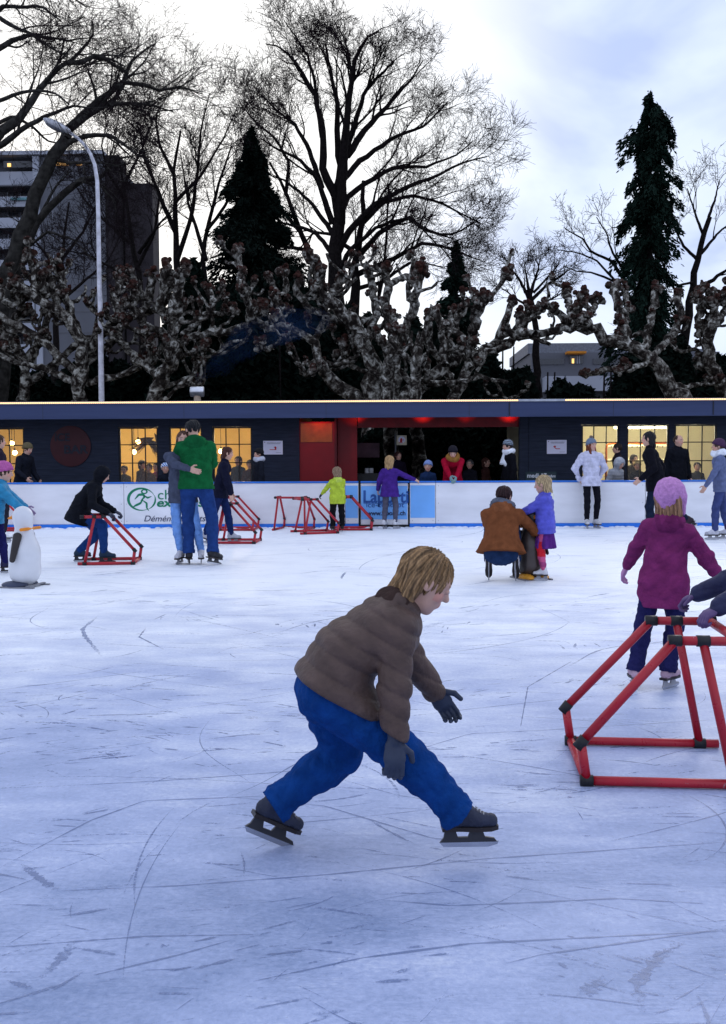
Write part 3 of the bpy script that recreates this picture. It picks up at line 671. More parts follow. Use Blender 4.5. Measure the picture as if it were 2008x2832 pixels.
# ------------------------------------------------------------------ ground, ice
gm = mat('dark_gravel', (.06, .055, .05), rough=.95, var=.4, scale=2, bump=.5, bscale=30)
o = mesh_obj('ground', np.array([(-1500, -800, -.06), (1500, -800, -.06), (1500, 3000, -.06), (-1500, 3000, -.06)]), [(0, 1, 2, 3)], gm); tag(o, kind='structure')
YB = 19.8            # boards
def ice_mat():
    m = bpy.data.materials.new('rink_ice'); m.use_nodes = True; N = m.node_tree.nodes; L = m.node_tree.links; b = N['Principled BSDF']
    tc = N.new('ShaderNodeTexCoord')
    def noise(sc_, det, st=(1, 1, 1), ro=.55, dist=0, rot=0):
        mp = N.new('ShaderNodeMapping'); mp.inputs['Scale'].default_value = st; mp.inputs['Rotation'].default_value = (0, 0, rot); L.new(tc.outputs['Object'], mp.inputs[0])
        n = N.new('ShaderNodeTexNoise'); n.inputs['Scale'].default_value = sc_; n.inputs['Detail'].default_value = det; n.inputs['Roughness'].default_value = ro; n.inputs['Distortion'].default_value = dist
        L.new(mp.outputs[0], n.inputs['Vector']); return n.outputs[0]
    def ramp(v, a, b_, lo=0, hi=1):
        r = N.new('ShaderNodeMapRange'); r.inputs[1].default_value = a; r.inputs[2].default_value = b_; r.inputs[3].default_value = lo; r.inputs[4].default_value = hi; L.new(v, r.inputs[0]); return r.outputs[0]
    def mul(a, b_, op='MULTIPLY'):
        q = N.new('ShaderNodeMath'); q.operation = op
        for i, v in enumerate((a, b_)):
            if isinstance(v, float): q.inputs[i].default_value = v
            else: L.new(v, q.inputs[i])
        return q.outputs[0]
    big = ramp(noise(.35, 4, ro=.6), .35, .68)
    mid = ramp(noise(2.2, 6, st=(.7, 1.3, 1), ro=.65), .36, .68)
    # rasped surface: short cuts in several directions
    cuts = None
    for sc_, rot, st in ((7, .15, (1, 14, 1)), (6, 1.0, (1, 18, 1)), (8, -.7, (1, 16, 1)), (9, 2.1, (1, 20, 1)), (5, 2.7, (1, 15, 1)), (16, .5, (1, 9, 1)), (15, -.25, (1, 12, 1)), (22, 1.3, (1, 10, 1)), (19, .05, (1, 14, 1))):
        c = ramp(noise(sc_, 3, st=st, rot=rot, ro=.7, dist=.4), .60, .72); cuts = c if cuts is None else mul(cuts, c, 'MAXIMUM')
    cuts = mul(cuts, ramp(noise(1.3, 4, ro=.7), .42, .62))
    fine = ramp(noise(45, 4, ro=.75), .3, .7)
    sp = N.new('ShaderNodeSeparateXYZ'); L.new(tc.outputs['Object'], sp.inputs[0])
    snow = ramp(sp.outputs[1], 3.2, 11.5)                       # paler with distance: grazing sky sheen put into the colour, plus swept shavings
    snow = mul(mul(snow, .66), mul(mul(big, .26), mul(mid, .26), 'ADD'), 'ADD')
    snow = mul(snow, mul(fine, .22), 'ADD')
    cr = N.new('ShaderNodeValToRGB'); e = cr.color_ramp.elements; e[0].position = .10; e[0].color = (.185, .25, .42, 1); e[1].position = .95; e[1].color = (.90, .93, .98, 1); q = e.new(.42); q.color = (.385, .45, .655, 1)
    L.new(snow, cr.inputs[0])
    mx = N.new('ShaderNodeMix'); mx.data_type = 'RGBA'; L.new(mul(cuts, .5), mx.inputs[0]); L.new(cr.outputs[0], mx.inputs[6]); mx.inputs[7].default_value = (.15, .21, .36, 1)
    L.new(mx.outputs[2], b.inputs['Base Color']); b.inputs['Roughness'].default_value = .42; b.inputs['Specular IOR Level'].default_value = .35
    L.new(ramp(fine, 0, 1, .38, .6), b.inputs['Roughness'])
    bp = N.new('ShaderNodeBump'); bp.inputs['Strength'].default_value = .35; bp.inputs['Distance'].default_value = .006
    L.new(mul(mul(fine, .5), mul(cuts, -.8), 'ADD'), bp.inputs['Height']); L.new(bp.outputs[0], b.inputs['Normal'])
    return m
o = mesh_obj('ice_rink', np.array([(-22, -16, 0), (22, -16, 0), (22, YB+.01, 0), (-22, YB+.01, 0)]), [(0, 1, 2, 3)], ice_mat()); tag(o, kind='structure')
o = mesh_obj('rubber_walkway', np.array([(-22, YB+.13, .004), (22, YB+.13, .004), (22, 27, .004), (-22, 27, .004)]), [(0, 1, 2, 3)], mat('rubber', (.03, .03, .035), rough=.9)); tag(o, kind='structure')
# skate marks: thin grooves of blue ice cut through the frosted surface
def mark_mat():
    m = bpy.data.materials.new('cut_ice'); m.use_nodes = True; N = m.node_tree.nodes; L = m.node_tree.links; b = N['Principled BSDF']
    b.inputs['Base Color'].default_value = (.17, .23, .41, 1); b.inputs['Roughness'].default_value = .35
    tc = N.new('ShaderNodeTexCoord'); n = N.new('ShaderNodeTexNoise'); n.inputs['Scale'].default_value = 48; n.inputs['Detail'].default_value = 8; n.inputs['Roughness'].default_value = .85; L.new(tc.outputs['Object'], n.inputs['Vector'])
    at = N.new('ShaderNodeAttribute'); at.attribute_name = 'Col'
    ad = N.new('ShaderNodeMath'); ad.operation = 'ADD'; L.new(n.outputs[0], ad.inputs[0]); L.new(at.outputs['Fac'], ad.inputs[1])
    mr = N.new('ShaderNodeMapRange'); mr.inputs[1].default_value = .93; mr.inputs[2].default_value = 1.06; mr.inputs[4].default_value = .62; L.new(ad.outputs[0], mr.inputs[0]); L.new(mr.outputs[0], b.inputs['Alpha'])
    return m
rng = rs(11); VV = []; QQ = []; CC = []; nv = 0
def mark(pts, wd, st):
    global nv
    pts = np.array(pts); m = len(pts); T = np.gradient(pts, axis=0); T /= np.linalg.norm(T, axis=1)[:, None]+1e-9; Nn = np.stack([-T[:, 1], T[:, 0]], 1)
    ww = wd*(np.sin(np.linspace(0, math.pi, m))**.5*.8+.2)*(1+.5*rng.normal(size=m).clip(-1, 1))*.5
    z = .0012+.0005*rng.rand()
    a = np.c_[pts+Nn*ww[:, None], np.full(m, z)]; b = np.c_[pts-Nn*ww[:, None], np.full(m, z)]; V = np.empty((2*m, 3)); V[::2] = a; V[1::2] = b
    i = np.arange(m-1)*2+nv; QQ.append(np.stack([i, i+1, i+3, i+2], 1)); VV.append(V); CC.append(np.repeat(st*(.75+.35*np.sin(np.linspace(0, math.pi, m))), 2)); nv += 2*m
for i in range(1500):
    y = 1.6+16*rng.rand()**1.6; x = rng.uniform(-.42, .42)*(y+1.5); Lk = (rng.uniform(.12, .6) if rng.rand() < .78 else rng.uniform(.6, 2.6))*(.35+.10*y)
    a = rng.normal()*.40+.1 if rng.rand() < .8 else rng.uniform(0, math.pi); cv = rng.normal()*.25/max(Lk, .3)*2; m = 16; s_ = np.linspace(0, Lk, m)
    th = a+cv*s_+(.35*np.sin(s_*3) if rng.rand() < .15 else 0); pts = np.stack([x+np.cumsum(np.cos(th))*Lk/m-Lk/2, y+np.cumsum(np.sin(th))*Lk/m], 1)
    if pts[:, 1].max() > YB-.1: continue
    mark(pts, rng.choice([.004, .007, .012, .02], p=[.55, .32, .12, .01])*(.7+.07*y), rng.uniform(.30, .56))
for i in range(110):                                            # scraped patches: bundles of short parallel cuts
    y = 1.5+9*rng.rand()**1.5; x = rng.uniform(-.42, .42)*(y+1.2); a = rng.normal()*.5+.1; sp_ = rng.uniform(.05, .16)*(1+.08*y)
    for k in range(rng.randint(8, 24)):
        px_, py_ = x+rng.normal()*sp_*1.6, y+rng.normal()*sp_*.8; l_ = rng.uniform(.02, .14)*(1+.1*y); th = a+rng.normal()*.15
        t_ = np.linspace(0, l_, 6); mark(np.stack([px_+np.cos(th)*t_, py_+np.sin(th)*t_], 1), rng.uniform(.003, .012)*(1+.06*y), rng.uniform(.34, .56))
def gm_(L_, wd=.012, st=.7): mark(resample([tuple(G(x, y))[:2] for x, y in L_], 40), wd, st)
gm_([(0, 2400), (250, 2270), (400, 2215), (800, 2200)], .008, .62); gm_([(150, 2465), (500, 2450), (900, 2420), (1350, 2375), (2000, 2330)], .008); gm_([(640, 2205), (900, 2230), (1200, 2320), (1400, 2330)], .008)
gm_([(1060, 2490), (1250, 2505), (1500, 2495), (1700, 2485), (1950, 2500)], .009); gm_([(700, 2715), (1000, 2650), (1300, 2610), (2000, 2575)], .009); gm_([(1400, 2665), (1500, 2640), (2000, 2570)], .008)
gm_([(60, 2390), (110, 2430), (160, 2465)], .03, .55); gm_([(110, 2710), (170, 2650), (210, 2600)], .03, .5); gm_([(1780, 2810), (1760, 2720), (1830, 2640), (1900, 2600)], .035, .5); gm_([(1600, 2760), (1680, 2700)], .04, .48)
gm_([(275, 1700), (228, 1740), (235, 1760), (285, 1820)], .03, .5); gm_([(405, 1735), (385, 1762), (460, 1800)], .015, .55); gm_([(860, 2000), (1000, 1930), (1260, 1880)], .006); gm_([(1440, 2010), (1460, 1900), (1580, 1830)], .008)
gm_([(1100, 2090), (1300, 2030), (1500, 2020), (2000, 1990)], .006); gm_([(0, 2620), (400, 2590), (700, 2585)], .008); gm_([(250, 2700), (500, 2640), (640, 2600)], .007); gm_([(850, 2130), (1100, 2200), (1500, 2260)], .005, .5)
o = mesh_obj('skate_marks', np.concatenate(VV), np.concatenate(QQ), mark_mat(), None, False, np.repeat(np.concatenate(CC)[:, None], 3, 1)); tag(o, 'fine blue blade scratches cut across the frosted rink ice', 'skate marks', kind='stuff')

# ------------------------------------------------------------------ boards round the rink
white = mat('white_board', (.74, .74, .77), rough=.32, var=.09, scale=2.5, stretch=(.5, 1, 1.6), bump=.03, bscale=8)
blue = mat('blue_plastic', srgb(38, 110, 205), rough=.4, var=.08)
dark = mat('gap_black', (.01, .01, .012), rough=.8)
bh = P(1004, 1331, YB).z
brd = empty('rink_barrier', (0, YB, 0), 0, 'long white dasher board with blue top rail along the far ice edge', 'barrier')
lightblue = mat('light_blue_film', srgb(112, 172, 235), rough=.3, var=.08, scale=2)
def bx(px, Y=YB, py=1400): return P(px, py, Y).x
seams = [-1700, -1050, -500, -90, 343, 955, 992, 1133, 1205, 1785, 2340, 2900, 3500]
for i in range(len(seams)-1):
    a, b = seams[i:i+2]; gate = (a == 992)
    x0, x1 = bx(a)+.004, bx(b)-.004; z0 = .085; z1 = bh-.035
    if gate:
        g = MB().box(x0+.035, x1-.03, .02, .06, .06, z1-.005, .006).build('gate', white, brd)
        MB().box(x0+.045, x1-.04, .012, .019, .17, z1-.06).build('advert_film', lightblue, g)
        MB().box(x0, x0+.03, -.005, .07, .02, z1+.01, .004).build('gate_post', dark, brd)
        MB().box(x0+.03, x1, -.004, .05, .025, .055, .003).build('threshold', dark, brd)
    else:
        pn = MB().box(x0, x1, 0, .06, z0, z1, .006).build('board_panel', white, brd)
        if a in (1133, 955): MB().box(x0+.012 if a == 1133 else x0-.0, x1-.012, -.008, -.001, .20, z1-.05).build('advert_film', lightblue, pn)
        b_ = MB()
        for xx in (x0+.05, x1-.05):
            for zz in (z0+.06, (z0+z1)/2, z1-.06): MB().tube([(xx, -.004, zz), (xx, .003, zz)], .007, 8).build('screw', mat('screw', (.2, .2, .22), rough=.4), pn)
    
    if not gate: MB().box(x0-.004, x1+.004, -.012, .07, -.01, z0-.003, .006).build('kick_strip', mat('kick_blue', srgb(40, 120, 220), rough=.4, var=.1), brd)
    MB().box(x0+(.0 if not gate else .035), x1, -.02, .10, z1+.004, bh, .008).build('top_rail', blue, brd)
ink = mat('navy_ink', srgb(25, 35, 75), rough=.5); green = mat('green_ink', srgb(10, 120, 85), rough=.5, var=.05); steelink = mat('blue_ink', srgb(35, 80, 150), rough=.5)
s_ = YB/F
def at(px, py, dy=-.006): p = P(px, py, YB); return (p.x, dy, p.z)
text('lettering', 'che', .46*.6, green, brd, at(435, 1381), sx=1.15)
text('lettering', 'express', .235, green, brd, at(432, 1401), shear=.2, bold=.006, sx=1.3)
text('lettering', 'Déménagements', .17, ink, brd, at(397, 1442), shear=.28, sx=1.08)
gy = -.006
text('lettering', 'Laporti', .345, steelink, brd, at(1003, 1390, .004), bold=.008, sx=.92)
text('lettering', 'ice-concept', .145, steelink, brd, at(1012, 1403, .004), sx=1.12)
text('lettering', 'www.laporti.ch', .125, ink, brd, at(1015, 1425, .004), bold=.003, sx=1.0)
lb = MB(); a, b = at(1005, 1393, .004), at(1128, 1392, .004); lb.box(a[0], b[0], .006, .010, a[2]-.004, a[2]+.004).build('underline', steelink, brd)
# round green emblem: running figure inside an open ring
em = MB(); c0 = P(392, 1381, YB); rr = .26; 
def ring(a0, a1, r, w0, w1, cx=0, cz=0, sx=1, sz=1, n=40):
    V = []; 
    for i in range(n+1):
        t = i/n; a = R(a0+(a1-a0)*t); wd = (w0+(w1-w0)*math.sin(math.pi*t))/2
        for s2 in (-1, 1): V.append((c0.x+cx+(r+s2*wd)*sx*math.cos(a), -.0035, c0.z+cz+(r+s2*wd)*sz*math.sin(a)))
    em.add(V, [(2*i, 2*i+1, 2*i+3, 2*i+2) for i in range(n)])
ring(20, 300, .255, .004, .055, -.0, 0, 1.05, .86); ring(-62, 22, .262, .004, .035, 0, 0, 1.05, .86); ring(0, 360, .048, .03, .03, .055, .155, 1.1, .8)
def stroke(pts, w0):
    p = resample(pts, 20); T = np.gradient(p, axis=0); T /= np.linalg.norm(T, axis=1)[:, None]; nn = np.stack([-T[:, 1], T[:, 0]], 1); V = []
    for i in range(20):
        wd = w0*(.25+.75*math.sin(math.pi*i/19))/2
        for s2 in (-1, 1): V.append((c0.x+p[i, 0]+nn[i, 0]*wd*s2, -.0036, c0.z+p[i, 1]+nn[i, 1]*wd*s2))
    em.add(V, [(2*i, 2*i+1, 2*i+3, 2*i+2) for i in range(19)])
stroke([(-.14, .0), (-.06, .09), (.03, .10), (.06, .05), (-.02, -.03)], .05); stroke([(.04, .08), (.12, .03), (.20, .06)], .035); stroke([(.03, .0), (-.03, -.08), (-.14, -.13), (-.19, -.17)], .045); stroke([(.02, -.02), (.10, -.08), (.10, -.17), (.14, -.23)], .04)
em.build('emblem', green, brd)
# swept snow against the kick strip
rng = rs(4); n = 700; xs = rng.uniform(-9, 9, n); cs = np.stack([xs, YB-.03-np.abs(rng.normal(size=n))*.05, np.full(n, .0)], 1)
v0, f0 = (lumps([(0, 0, 0)], [1], rng, 1), ICO)[1]
V = cs[:, None]+v0[None]*(rng.uniform(.008, .035, (n, 1, 1))*np.array([2.2, 1.2, 1]))
o = mesh_obj('snow_shavings', V.reshape(-1, 3), (f0[None]+(np.arange(n)*len(v0))[:, None, None]).reshape(-1, 3), mat('snow', (.75, .78, .85), rough=.8), None, True); tag(o, 'ragged line of white ice shavings piled along the boards', 'snow', kind='stuff')
# ------------------------------------------------------------------ skating pavilion
YF = 22.3; YO = 21.3
def fx(px): return P(px, 1250, YF).x
def fz(py): return P(1004, py, YF).z
def cladding():
    m = bpy.data.materials.new('blue_grey_cladding'); m.use_nodes = True; N = m.node_tree.nodes; L = m.node_tree.links; b = N['Principled BSDF']
    tc = N.new('ShaderNodeTexCoord'); sp = N.new('ShaderNodeSeparateXYZ'); L.new(tc.outputs['Object'], sp.inputs[0])
    mo = N.new('ShaderNodeMath'); mo.operation = 'FRACT'; di = N.new('ShaderNodeMath'); di.operation = 'DIVIDE'; di.inputs[1].default_value = .145; L.new(sp.outputs[2], di.inputs[0]); L.new(di.outputs[0], mo.inputs[0])
    mr = N.new('ShaderNodeMapRange'); mr.inputs[1].default_value = 0; mr.inputs[2].default_value = .07; L.new(mo.outputs[0], mr.inputs[0])
    n = N.new('ShaderNodeTexNoise'); n.inputs['Scale'].default_value = 5; n.inputs['Detail'].default_value = 6; mp = N.new('ShaderNodeMapping'); mp.inputs['Scale'].default_value = (.5, 1, 6); L.new(tc.outputs['Object'], mp.inputs[0]); L.new(mp.outputs[0], n.inputs['Vector'])
    cr = N.new('ShaderNodeValToRGB'); e = cr.color_ramp.elements; e[0].position = .3; e[0].color = (.016, .021, .037, 1); e[1].position = .7; e[1].color = (.028, .036, .062, 1); L.new(n.outputs[0], cr.inputs[0])
    L.new(cr.outputs[0], b.inputs['Base Color']); b.inputs['Roughness'].default_value = .55; b.inputs['Specular IOR Level'].default_value = .12
    bp = N.new('ShaderNodeBump'); bp.inputs['Strength'].default_value = .35; bp.inputs['Distance'].default_value = .012; L.new(mr.outputs[0], bp.inputs['Height']); L.new(bp.outputs[0], b.inputs['Normal']); return m
CL = cladding()
fasc = mat('fascia_paint', srgb(58, 68, 100), rough=.5, var=.1, scale=3, stretch=(.2, 1, 3), spec=.15)
steel = mat('galvanised', (.38, .40, .44), rough=.4, metal=.6, var=.15)
frame_m = mat('black_frame', (.012, .013, .018), rough=.5)
cream = mat('cream_wall', srgb(222, 190, 120), rough=.8, var=.08, scale=2); cream2 = mat('pale_wall', srgb(235, 226, 190), rough=.8, var=.04, scale=2)
wood = mat('wood_floor', (.22, .12, .06), rough=.6)
pav = empty('rink_pavilion', (0, YF, 0), 0, 'long low blue grey timber pavilion with lit windows behind the boards', 'building')
XL, XR = -13.5, 13.5; ZB = fz(1150); ZW = fz(1178); ZS = .55; D0 = 4.2
wins = [(-150, -85), (-60, 68), (328, 438), (468, 560), (588, 698)]; winr = [(1608, 1712), (1733, 1850), (1865, 1982), (2030, 2140)]
ter = (828, 1463)
def wallrow(xa, xb, ops):
    edges = [xa]+[v for a, b in ops for v in (fx(a), fx(b))]+[xb]
    for i in range(0, len(edges), 2):
        if edges[i+1]-edges[i] > .02: MB().box(edges[i], edges[i+1], 0, .12, .0, ZB+.3, 0).build('wall_panel', CL, pav)
    for a, b in ops:
        MB().box(fx(a), fx(b), .004, .116, 0, ZS, 0).build('wall_panel', CL, pav)
        MB().box(fx(a), fx(b), .004, .116, ZW if a > 1700 or True else ZW, ZB+.29, 0).build('wall_panel', CL, pav)
wallrow(XL, fx(ter[0]), wins); wallrow(fx(ter[1]), XR, winr)
glass = bpy.data.materials.new('window_glass'); glass.use_nodes = True; gn = glass.node_tree.nodes; gl = glass.node_tree.links
gb = gn['Principled BSDF']; gb.inputs['Roughness'].default_value = .03; gb.inputs['Base Color'].default_value = (.9, .92, .9, 1)
tr = gn.new('ShaderNodeBsdfTransparent'); ms = gn.new('ShaderNodeMixShader'); ms.inputs[0].default_value = .10; gl.new(tr.outputs[0], ms.inputs[1]); gl.new(gb.outputs[0], ms.inputs[2]); gl.new(ms.outputs[0], gn['Material Output'].inputs[0])
for a, b in wins+winr:
    x0, x1 = fx(a)+.003, fx(b)-.003; z0, z1 = ZS+.003, ZW-.003; m = MB(); t = .035
    m.box(x0, x0+t, .02, .07, z0, z1); m.box(x1-t, x1, .02, .07, z0, z1); m.box(x0+t, x1-t, .02, .07, z0, z0+t); m.box(x0+t, x1-t, .02, .07, z1-t, z1)
    wf = m.build('window', frame_m, pav); mm = MB(); nc = 3 if (x1-x0) > .7 else 2
    for i in range(1, nc): xx = x0+(x1-x0)*i/nc; mm.box(xx-.011, xx+.011, .028, .060, z0+t, z1-t)
    zr = [fz(1227)-.0, fz(1278)]
    for zz in zr: mm.box(x0+t, x1-t, .031, .057, zz-.011, zz+.011)
    mm.build('muntins', frame_m, wf)
    mesh_obj('pane', [(x0+t, .045, z0+t), (x1-t, .045, z0+t), (x1-t, .045, z1-t), (x0+t, .045, z1-t)], [(0, 1, 2, 3)], glass, wf)
# rooms
def room(xa, xb, m_, nm):
    V = MB(); y0, y1 = .14, D0; V.box(xa, xb, y1, y1+.1, .0, ZB+.25); V.box(xa, xa+.05, y0, y1, .0, ZB+.25); V.box(xb-.05, xb, y0, y1, .0, ZB+.25); V.build('inner_wall', m_, pav)
    MB().box(xa+.06, xb-.06, y0, y1-.01, .01, .03).build('inner_floor', wood, pav)
room(XL+.02, fx(ter[0])-.02, cream, 'bar'); room(fx(ter[1])+.02, XR-.02, cream2, 'cloak')
# roof, deep fascia, light strip
zt = P(1004, 1111, YO).z; zbm = P(1004, 1155, YO).z
MB().box(XL-.3, XR+.3, YO-YF+.05, D0+.4, zbm+.16, zt-.02).build('roof', mat('roof_felt', (.05, .05, .055), rough=.9), pav)
fa = MB().box(XL-.3, XR+.3, YO-YF, YO-YF+.045, zbm, zt, .004).build('fascia', fasc, pav)
MB().box(XL-.28, XR+.28, YO-YF+.05, -.01, zbm+.13, zbm+.155).build('soffit', mat('soffit', (.03, .035, .05), rough=.7), pav)
j = MB()
for xx in np.arange(XL, XR, 3.05): j.box(xx-.004, xx+.004, YO-YF-.0025, YO-YF+.001, zbm+.004, zt-.004)
j.build('joints', mat('joint', (.03, .035, .05)), fa)
MB().box(XL-.3, XR+.3, YO-YF-.03, YO-YF-.004, zt-.014, zt+.034, .003).build('led_profile', steel, pav)
def led():
    m = bpy.data.materials.new('led_strip'); m.use_nodes = True; N = m.node_tree.nodes; L = m.node_tree.links; b = N['Principled BSDF']
    tc = N.new('ShaderNodeTexCoord'); sp = N.new('ShaderNodeSeparateXYZ'); L.new(tc.outputs['Object'], sp.inputs[0]); fr = N.new('ShaderNodeMath'); fr.operation = 'MULTIPLY'; fr.inputs[1].default_value = 2*math.pi/.045; sn = N.new('ShaderNodeMath'); sn.operation = 'SINE'
    L.new(sp.outputs[0], fr.inputs[0]); L.new(fr.outputs[0], sn.inputs[0]); mr = N.new('ShaderNodeMapRange'); mr.inputs[1].default_value = -1; mr.inputs[3].default_value = .6; mr.inputs[4].default_value = 2.0; L.new(sn.outputs[0], mr.inputs[0])
    b.inputs['Emission Color'].default_value = (1, .52, .15, 1); b.inputs['Base Color'].default_value = (.8, .6, .4, 1); L.new(mr.outputs[0], b.inputs['Emission Strength']); return m
LED = led(); lx = lambda px: P(px, 1111, YO).x
for a, b in ((XL-.2, lx(1433)), (lx(1563), XR+.2)): MB().box(a, b, YO-YF-.042, YO-YF-.031, zt-.004, zt+.024, .002).build('led_strip', LED, pav)
# terrace bay: red panel, red beams, posts
redp = mat('red_panel', srgb(128, 8, 20), rough=.45, var=.15, scale=2); x0, x1 = fx(828), fx(925)
MB().box(x0+.002, x1, .05, .10, 0, ZW+.10).build('red_panel', redp, pav)
MB().box(x0+.03, x1-.05, .035, .048, fz(1222), fz(1170)).build('amber_window', mat('amber_glass', srgb(140, 75, 18), rough=.2, emit=srgb(190, 90, 20), estr=.06, var=.3), pav)
MB().box(x1+.002, x1+.05, .04, 1.3, 0, ZB+.1).build('door_frame', mat('dark_red', srgb(90, 10, 20), rough=.5), pav)
MB().box(x1+.06, x1+.5, .3, .36, 0, ZB).build('red_side_panel', redp, pav)
for yy in (.25, 1.1, 2.0, 2.9): MB().box(x1+.52, fx(ter[1])-.06, yy, yy+.14, ZB-.06-.02*yy, ZB+.12).build('roof_beam', mat('red_beam', srgb(120, 16, 22), rough=.6), pav)
MB().box(fx(828), fx(ter[1]), .16, D0, ZB+.13, ZB+.15).build('bay_ceiling', mat('bay_ceiling', (.10, .02, .02), rough=.8), pav)
MB().box(fx(960), fx(1048), 1.6, 1.66, fz(1262)-.03, fz(1222), .01).build('menu_board', mat('dusty_pink', srgb(95, 70, 80), rough=.7), pav)
MB().box(fx(1437), fx(1463)-.002, .02, .20, 0, ZB+.1).build('post', CL, pav)
for px in (1012, 1025): MB().tube([(fx(px), .9, fz(1310)), (fx(px), .9, fz(1296))], .05, 12).build('cup', mat('cup_grey', (.5, .5, .52)), None) and None
for o_ in [q for q in C.objects if q.name.startswith('cup') and q.parent is None]:
    o_.location = (0, YF, 0)
    tag(o_, 'small pale cup on the dark bar counter, ' + ('left' if not o_.name.endswith('1') else 'right') + ' one of two', 'cup', 'cups on the bar counter')
MB().box(fx(960), fx(1055), .7, 1.15, 0, fz(1311), .01).build('bar_counter', mat('counter', (.02, .02, .022), rough=.5), pav)
# chimney, vent
ch = empty('flue_chimney', (P(546, 1110, 24.3).x, 24.3, zt-.04), 0, 'short flue pipe with polished round cowl on the pavilion roof', 'chimney')
zz = P(546, 1098, 24.3).z-zt+.04
for cx in (-9.5, 2.6, 6.9): MB().tube([(cx, YO-YF-.012, zbm+.02), (cx, YO-YF-.012, zt-.03)], .010, 6).build('cable', frame_m, fa)
MB().tube([(0, 0, 0), (0, 0, zz+.02)], .085, 16).build('pipe', mat('flue_rust', (.35, .27, .2), rough=.5), ch, True)
MB().tube([(-.16, 0, zz+.13), (.16, 0, zz+.13)], .125, 20).build('cowl', mat('polished_steel', (.62, .63, .66), rough=.28, metal=.9), ch, True)
vt = empty('roof_vent', (P(1968, 1105, 24).x, 24, zt-.04), 0, 'small pale capped vent on the pavilion roof near its right end', 'vent'); MB().tube([(0, 0, 0), (0, 0, .12)], .07, 14).build('pipe', steel, vt, True); MB().tube([(0, 0, .12), (0, 0, .19)], [.10, .10], 14).build('cap', steel, vt, True)
# ------------------------------------------------------------------ lamps
bulbm = mat('bulb_glow', (1, .8, .5), emit=(1, .62, .22), estr=30)
def pendant(px, py, dy, lab, k):
    p = P(px, py, YF+dy); r = empty('pendant_lamp', p, 0, lab, 'lamp', 'pendant bulbs in the bar'); MB().tube([(0, 0, .06), (0, 0, ZB+.2-p.z)], .006, 6).build('cord', frame_m, r); MB().ball((0, 0, 0), .055).build('bulb', bulbm, r, True); MB().tube([(0, 0, .05), (0, 0, .10)], .022, 8).build('socket', frame_m, r)
pendant(382, 1221, 1.0, 'upper glowing bulb hanging in the window left of the couple', 0); pendant(371, 1250, 1.6, 'lower glowing bulb hanging in the window left of the couple', 1)
pendant(611, 1248, 1.4, 'glowing bulb hanging in the window right of the couple', 2); pendant(33, 1226, 1.4, 'upper glowing bulb hanging in the leftmost window', 3); pendant(41, 1252, 1.0, 'lower glowing bulb hanging in the leftmost window', 4)
def lamp(kind, loc, e_, col, size=.3, rot=None, spot=None, nm='light'):
    l = bpy.data.lights.new(nm, kind); l.energy = e_; l.color = col; o = bpy.data.objects.new(nm, l); C.objects.link(o); o.location = loc
    if kind == 'AREA': l.size = size
    else: l.shadow_soft_size = size
    if rot: o.rotation_euler = rot
    if spot: l.spot_size = R(spot); l.spot_blend = .5
    return o
for xx in (fx(380), fx(620), fx(30), fx(200), -11.5): lamp('POINT', (xx, YF+2.0, 1.85), 60, (1, .74, .36), .15)
def tube_light(x, lab): 
    o = empty('tube_light', (x, YF+.75, ZW-.03), 0, lab, 'lamp', 'fluorescent tubes in the cloakroom'); MB().box(-.62, .62, -.05, .05, .035, .07, .005).build('housing', cream2, o); MB().tube([(-.6, 0, 0), (.6, 0, 0)], .042, 10).build('tube', mat('tube_glow', (1, 1, .9), emit=(1, .93, .62), estr=14), o, True)
tube_light(fx(1795), 'glowing fluorescent tube above the window beside the shaved man'); tube_light(fx(1795)+2.35, 'glowing fluorescent tube at the far right above the cloakroom window')
for xx in (fx(1660), fx(1800), fx(1960)): lamp('POINT', (xx, YF+1.6, 1.95), 62, (1, .90, .60), .3)
# red spots
for px, e_ in ((890, 50), (1170, 40), (1410, 40), (1290, 18)):
    q = empty('spotlight', (fx(px), YF+.42, ZB-.0), 0, {890: 'red spotlight above the red door panel', 1170: 'red spotlight under the terrace roof left of centre', 1410: 'red spotlight at the right end of the terrace roof', 1290: 'dim red spotlight between the other two on the terrace roof'}[px], 'lamp', 'red spotlights of the terrace bay')
    MB().tube([(0, 0, 0), (0, -.05, -.05)], [.03, .04], 12).build('housing', frame_m, q, True)
for px in (885, 1170, 1410, 1290, 985):
    lamp('SPOT', (fx(px), YF-.05 if px != 885 else YF-.28, ZB-.02), {885: 6.5, 1170: 3.5, 1410: 5, 1290: 1.2, 985: 2.5}[px], (1, .05, .03), .03, rot=(R(112) if px != 885 else R(40), 0, 0), spot=120)
MB().box(x1+.52, fx(ter[1])-.005, .17, .24, fz(1182), ZB+.28).build('front_beam', mat('red_beam_paint', srgb(120, 10, 18), rough=.5), pav)
# ------------------------------------------------------------------ things inside and on the walls
# dried fronds
rng = rs(2); m = MB()
for k in range(3):
    c = Vector(((.1, .25, .0), (-.05, 0, -.02), (.15, .1, .1))[k])+Vector((0, 0, 0)); d0 = (R(200), R(-35), R(-60))[k]
    for i in range(46):
        a = d0+rng.uniform(-.32, .32)*(1 if k else 1.2); L_ = rng.uniform(.35, .62); m.tube([c, c+Vector((math.cos(a)*L_*.5, rng.uniform(-.1, .1), math.sin(a)*L_*.5)), c+Vector((math.cos(a)*L_, rng.uniform(-.15, .15), math.sin(a)*L_-.06))], [.006, .009, .003], 4)
o = m.build('dried_palm_fronds', mat('straw_brown', (.14, .08, .03), rough=.8), loc=(fx(385), YF+.75, fz(1205))); tag(o, 'brown dried palm fronds hung inside the window left of the couple', 'decoration')
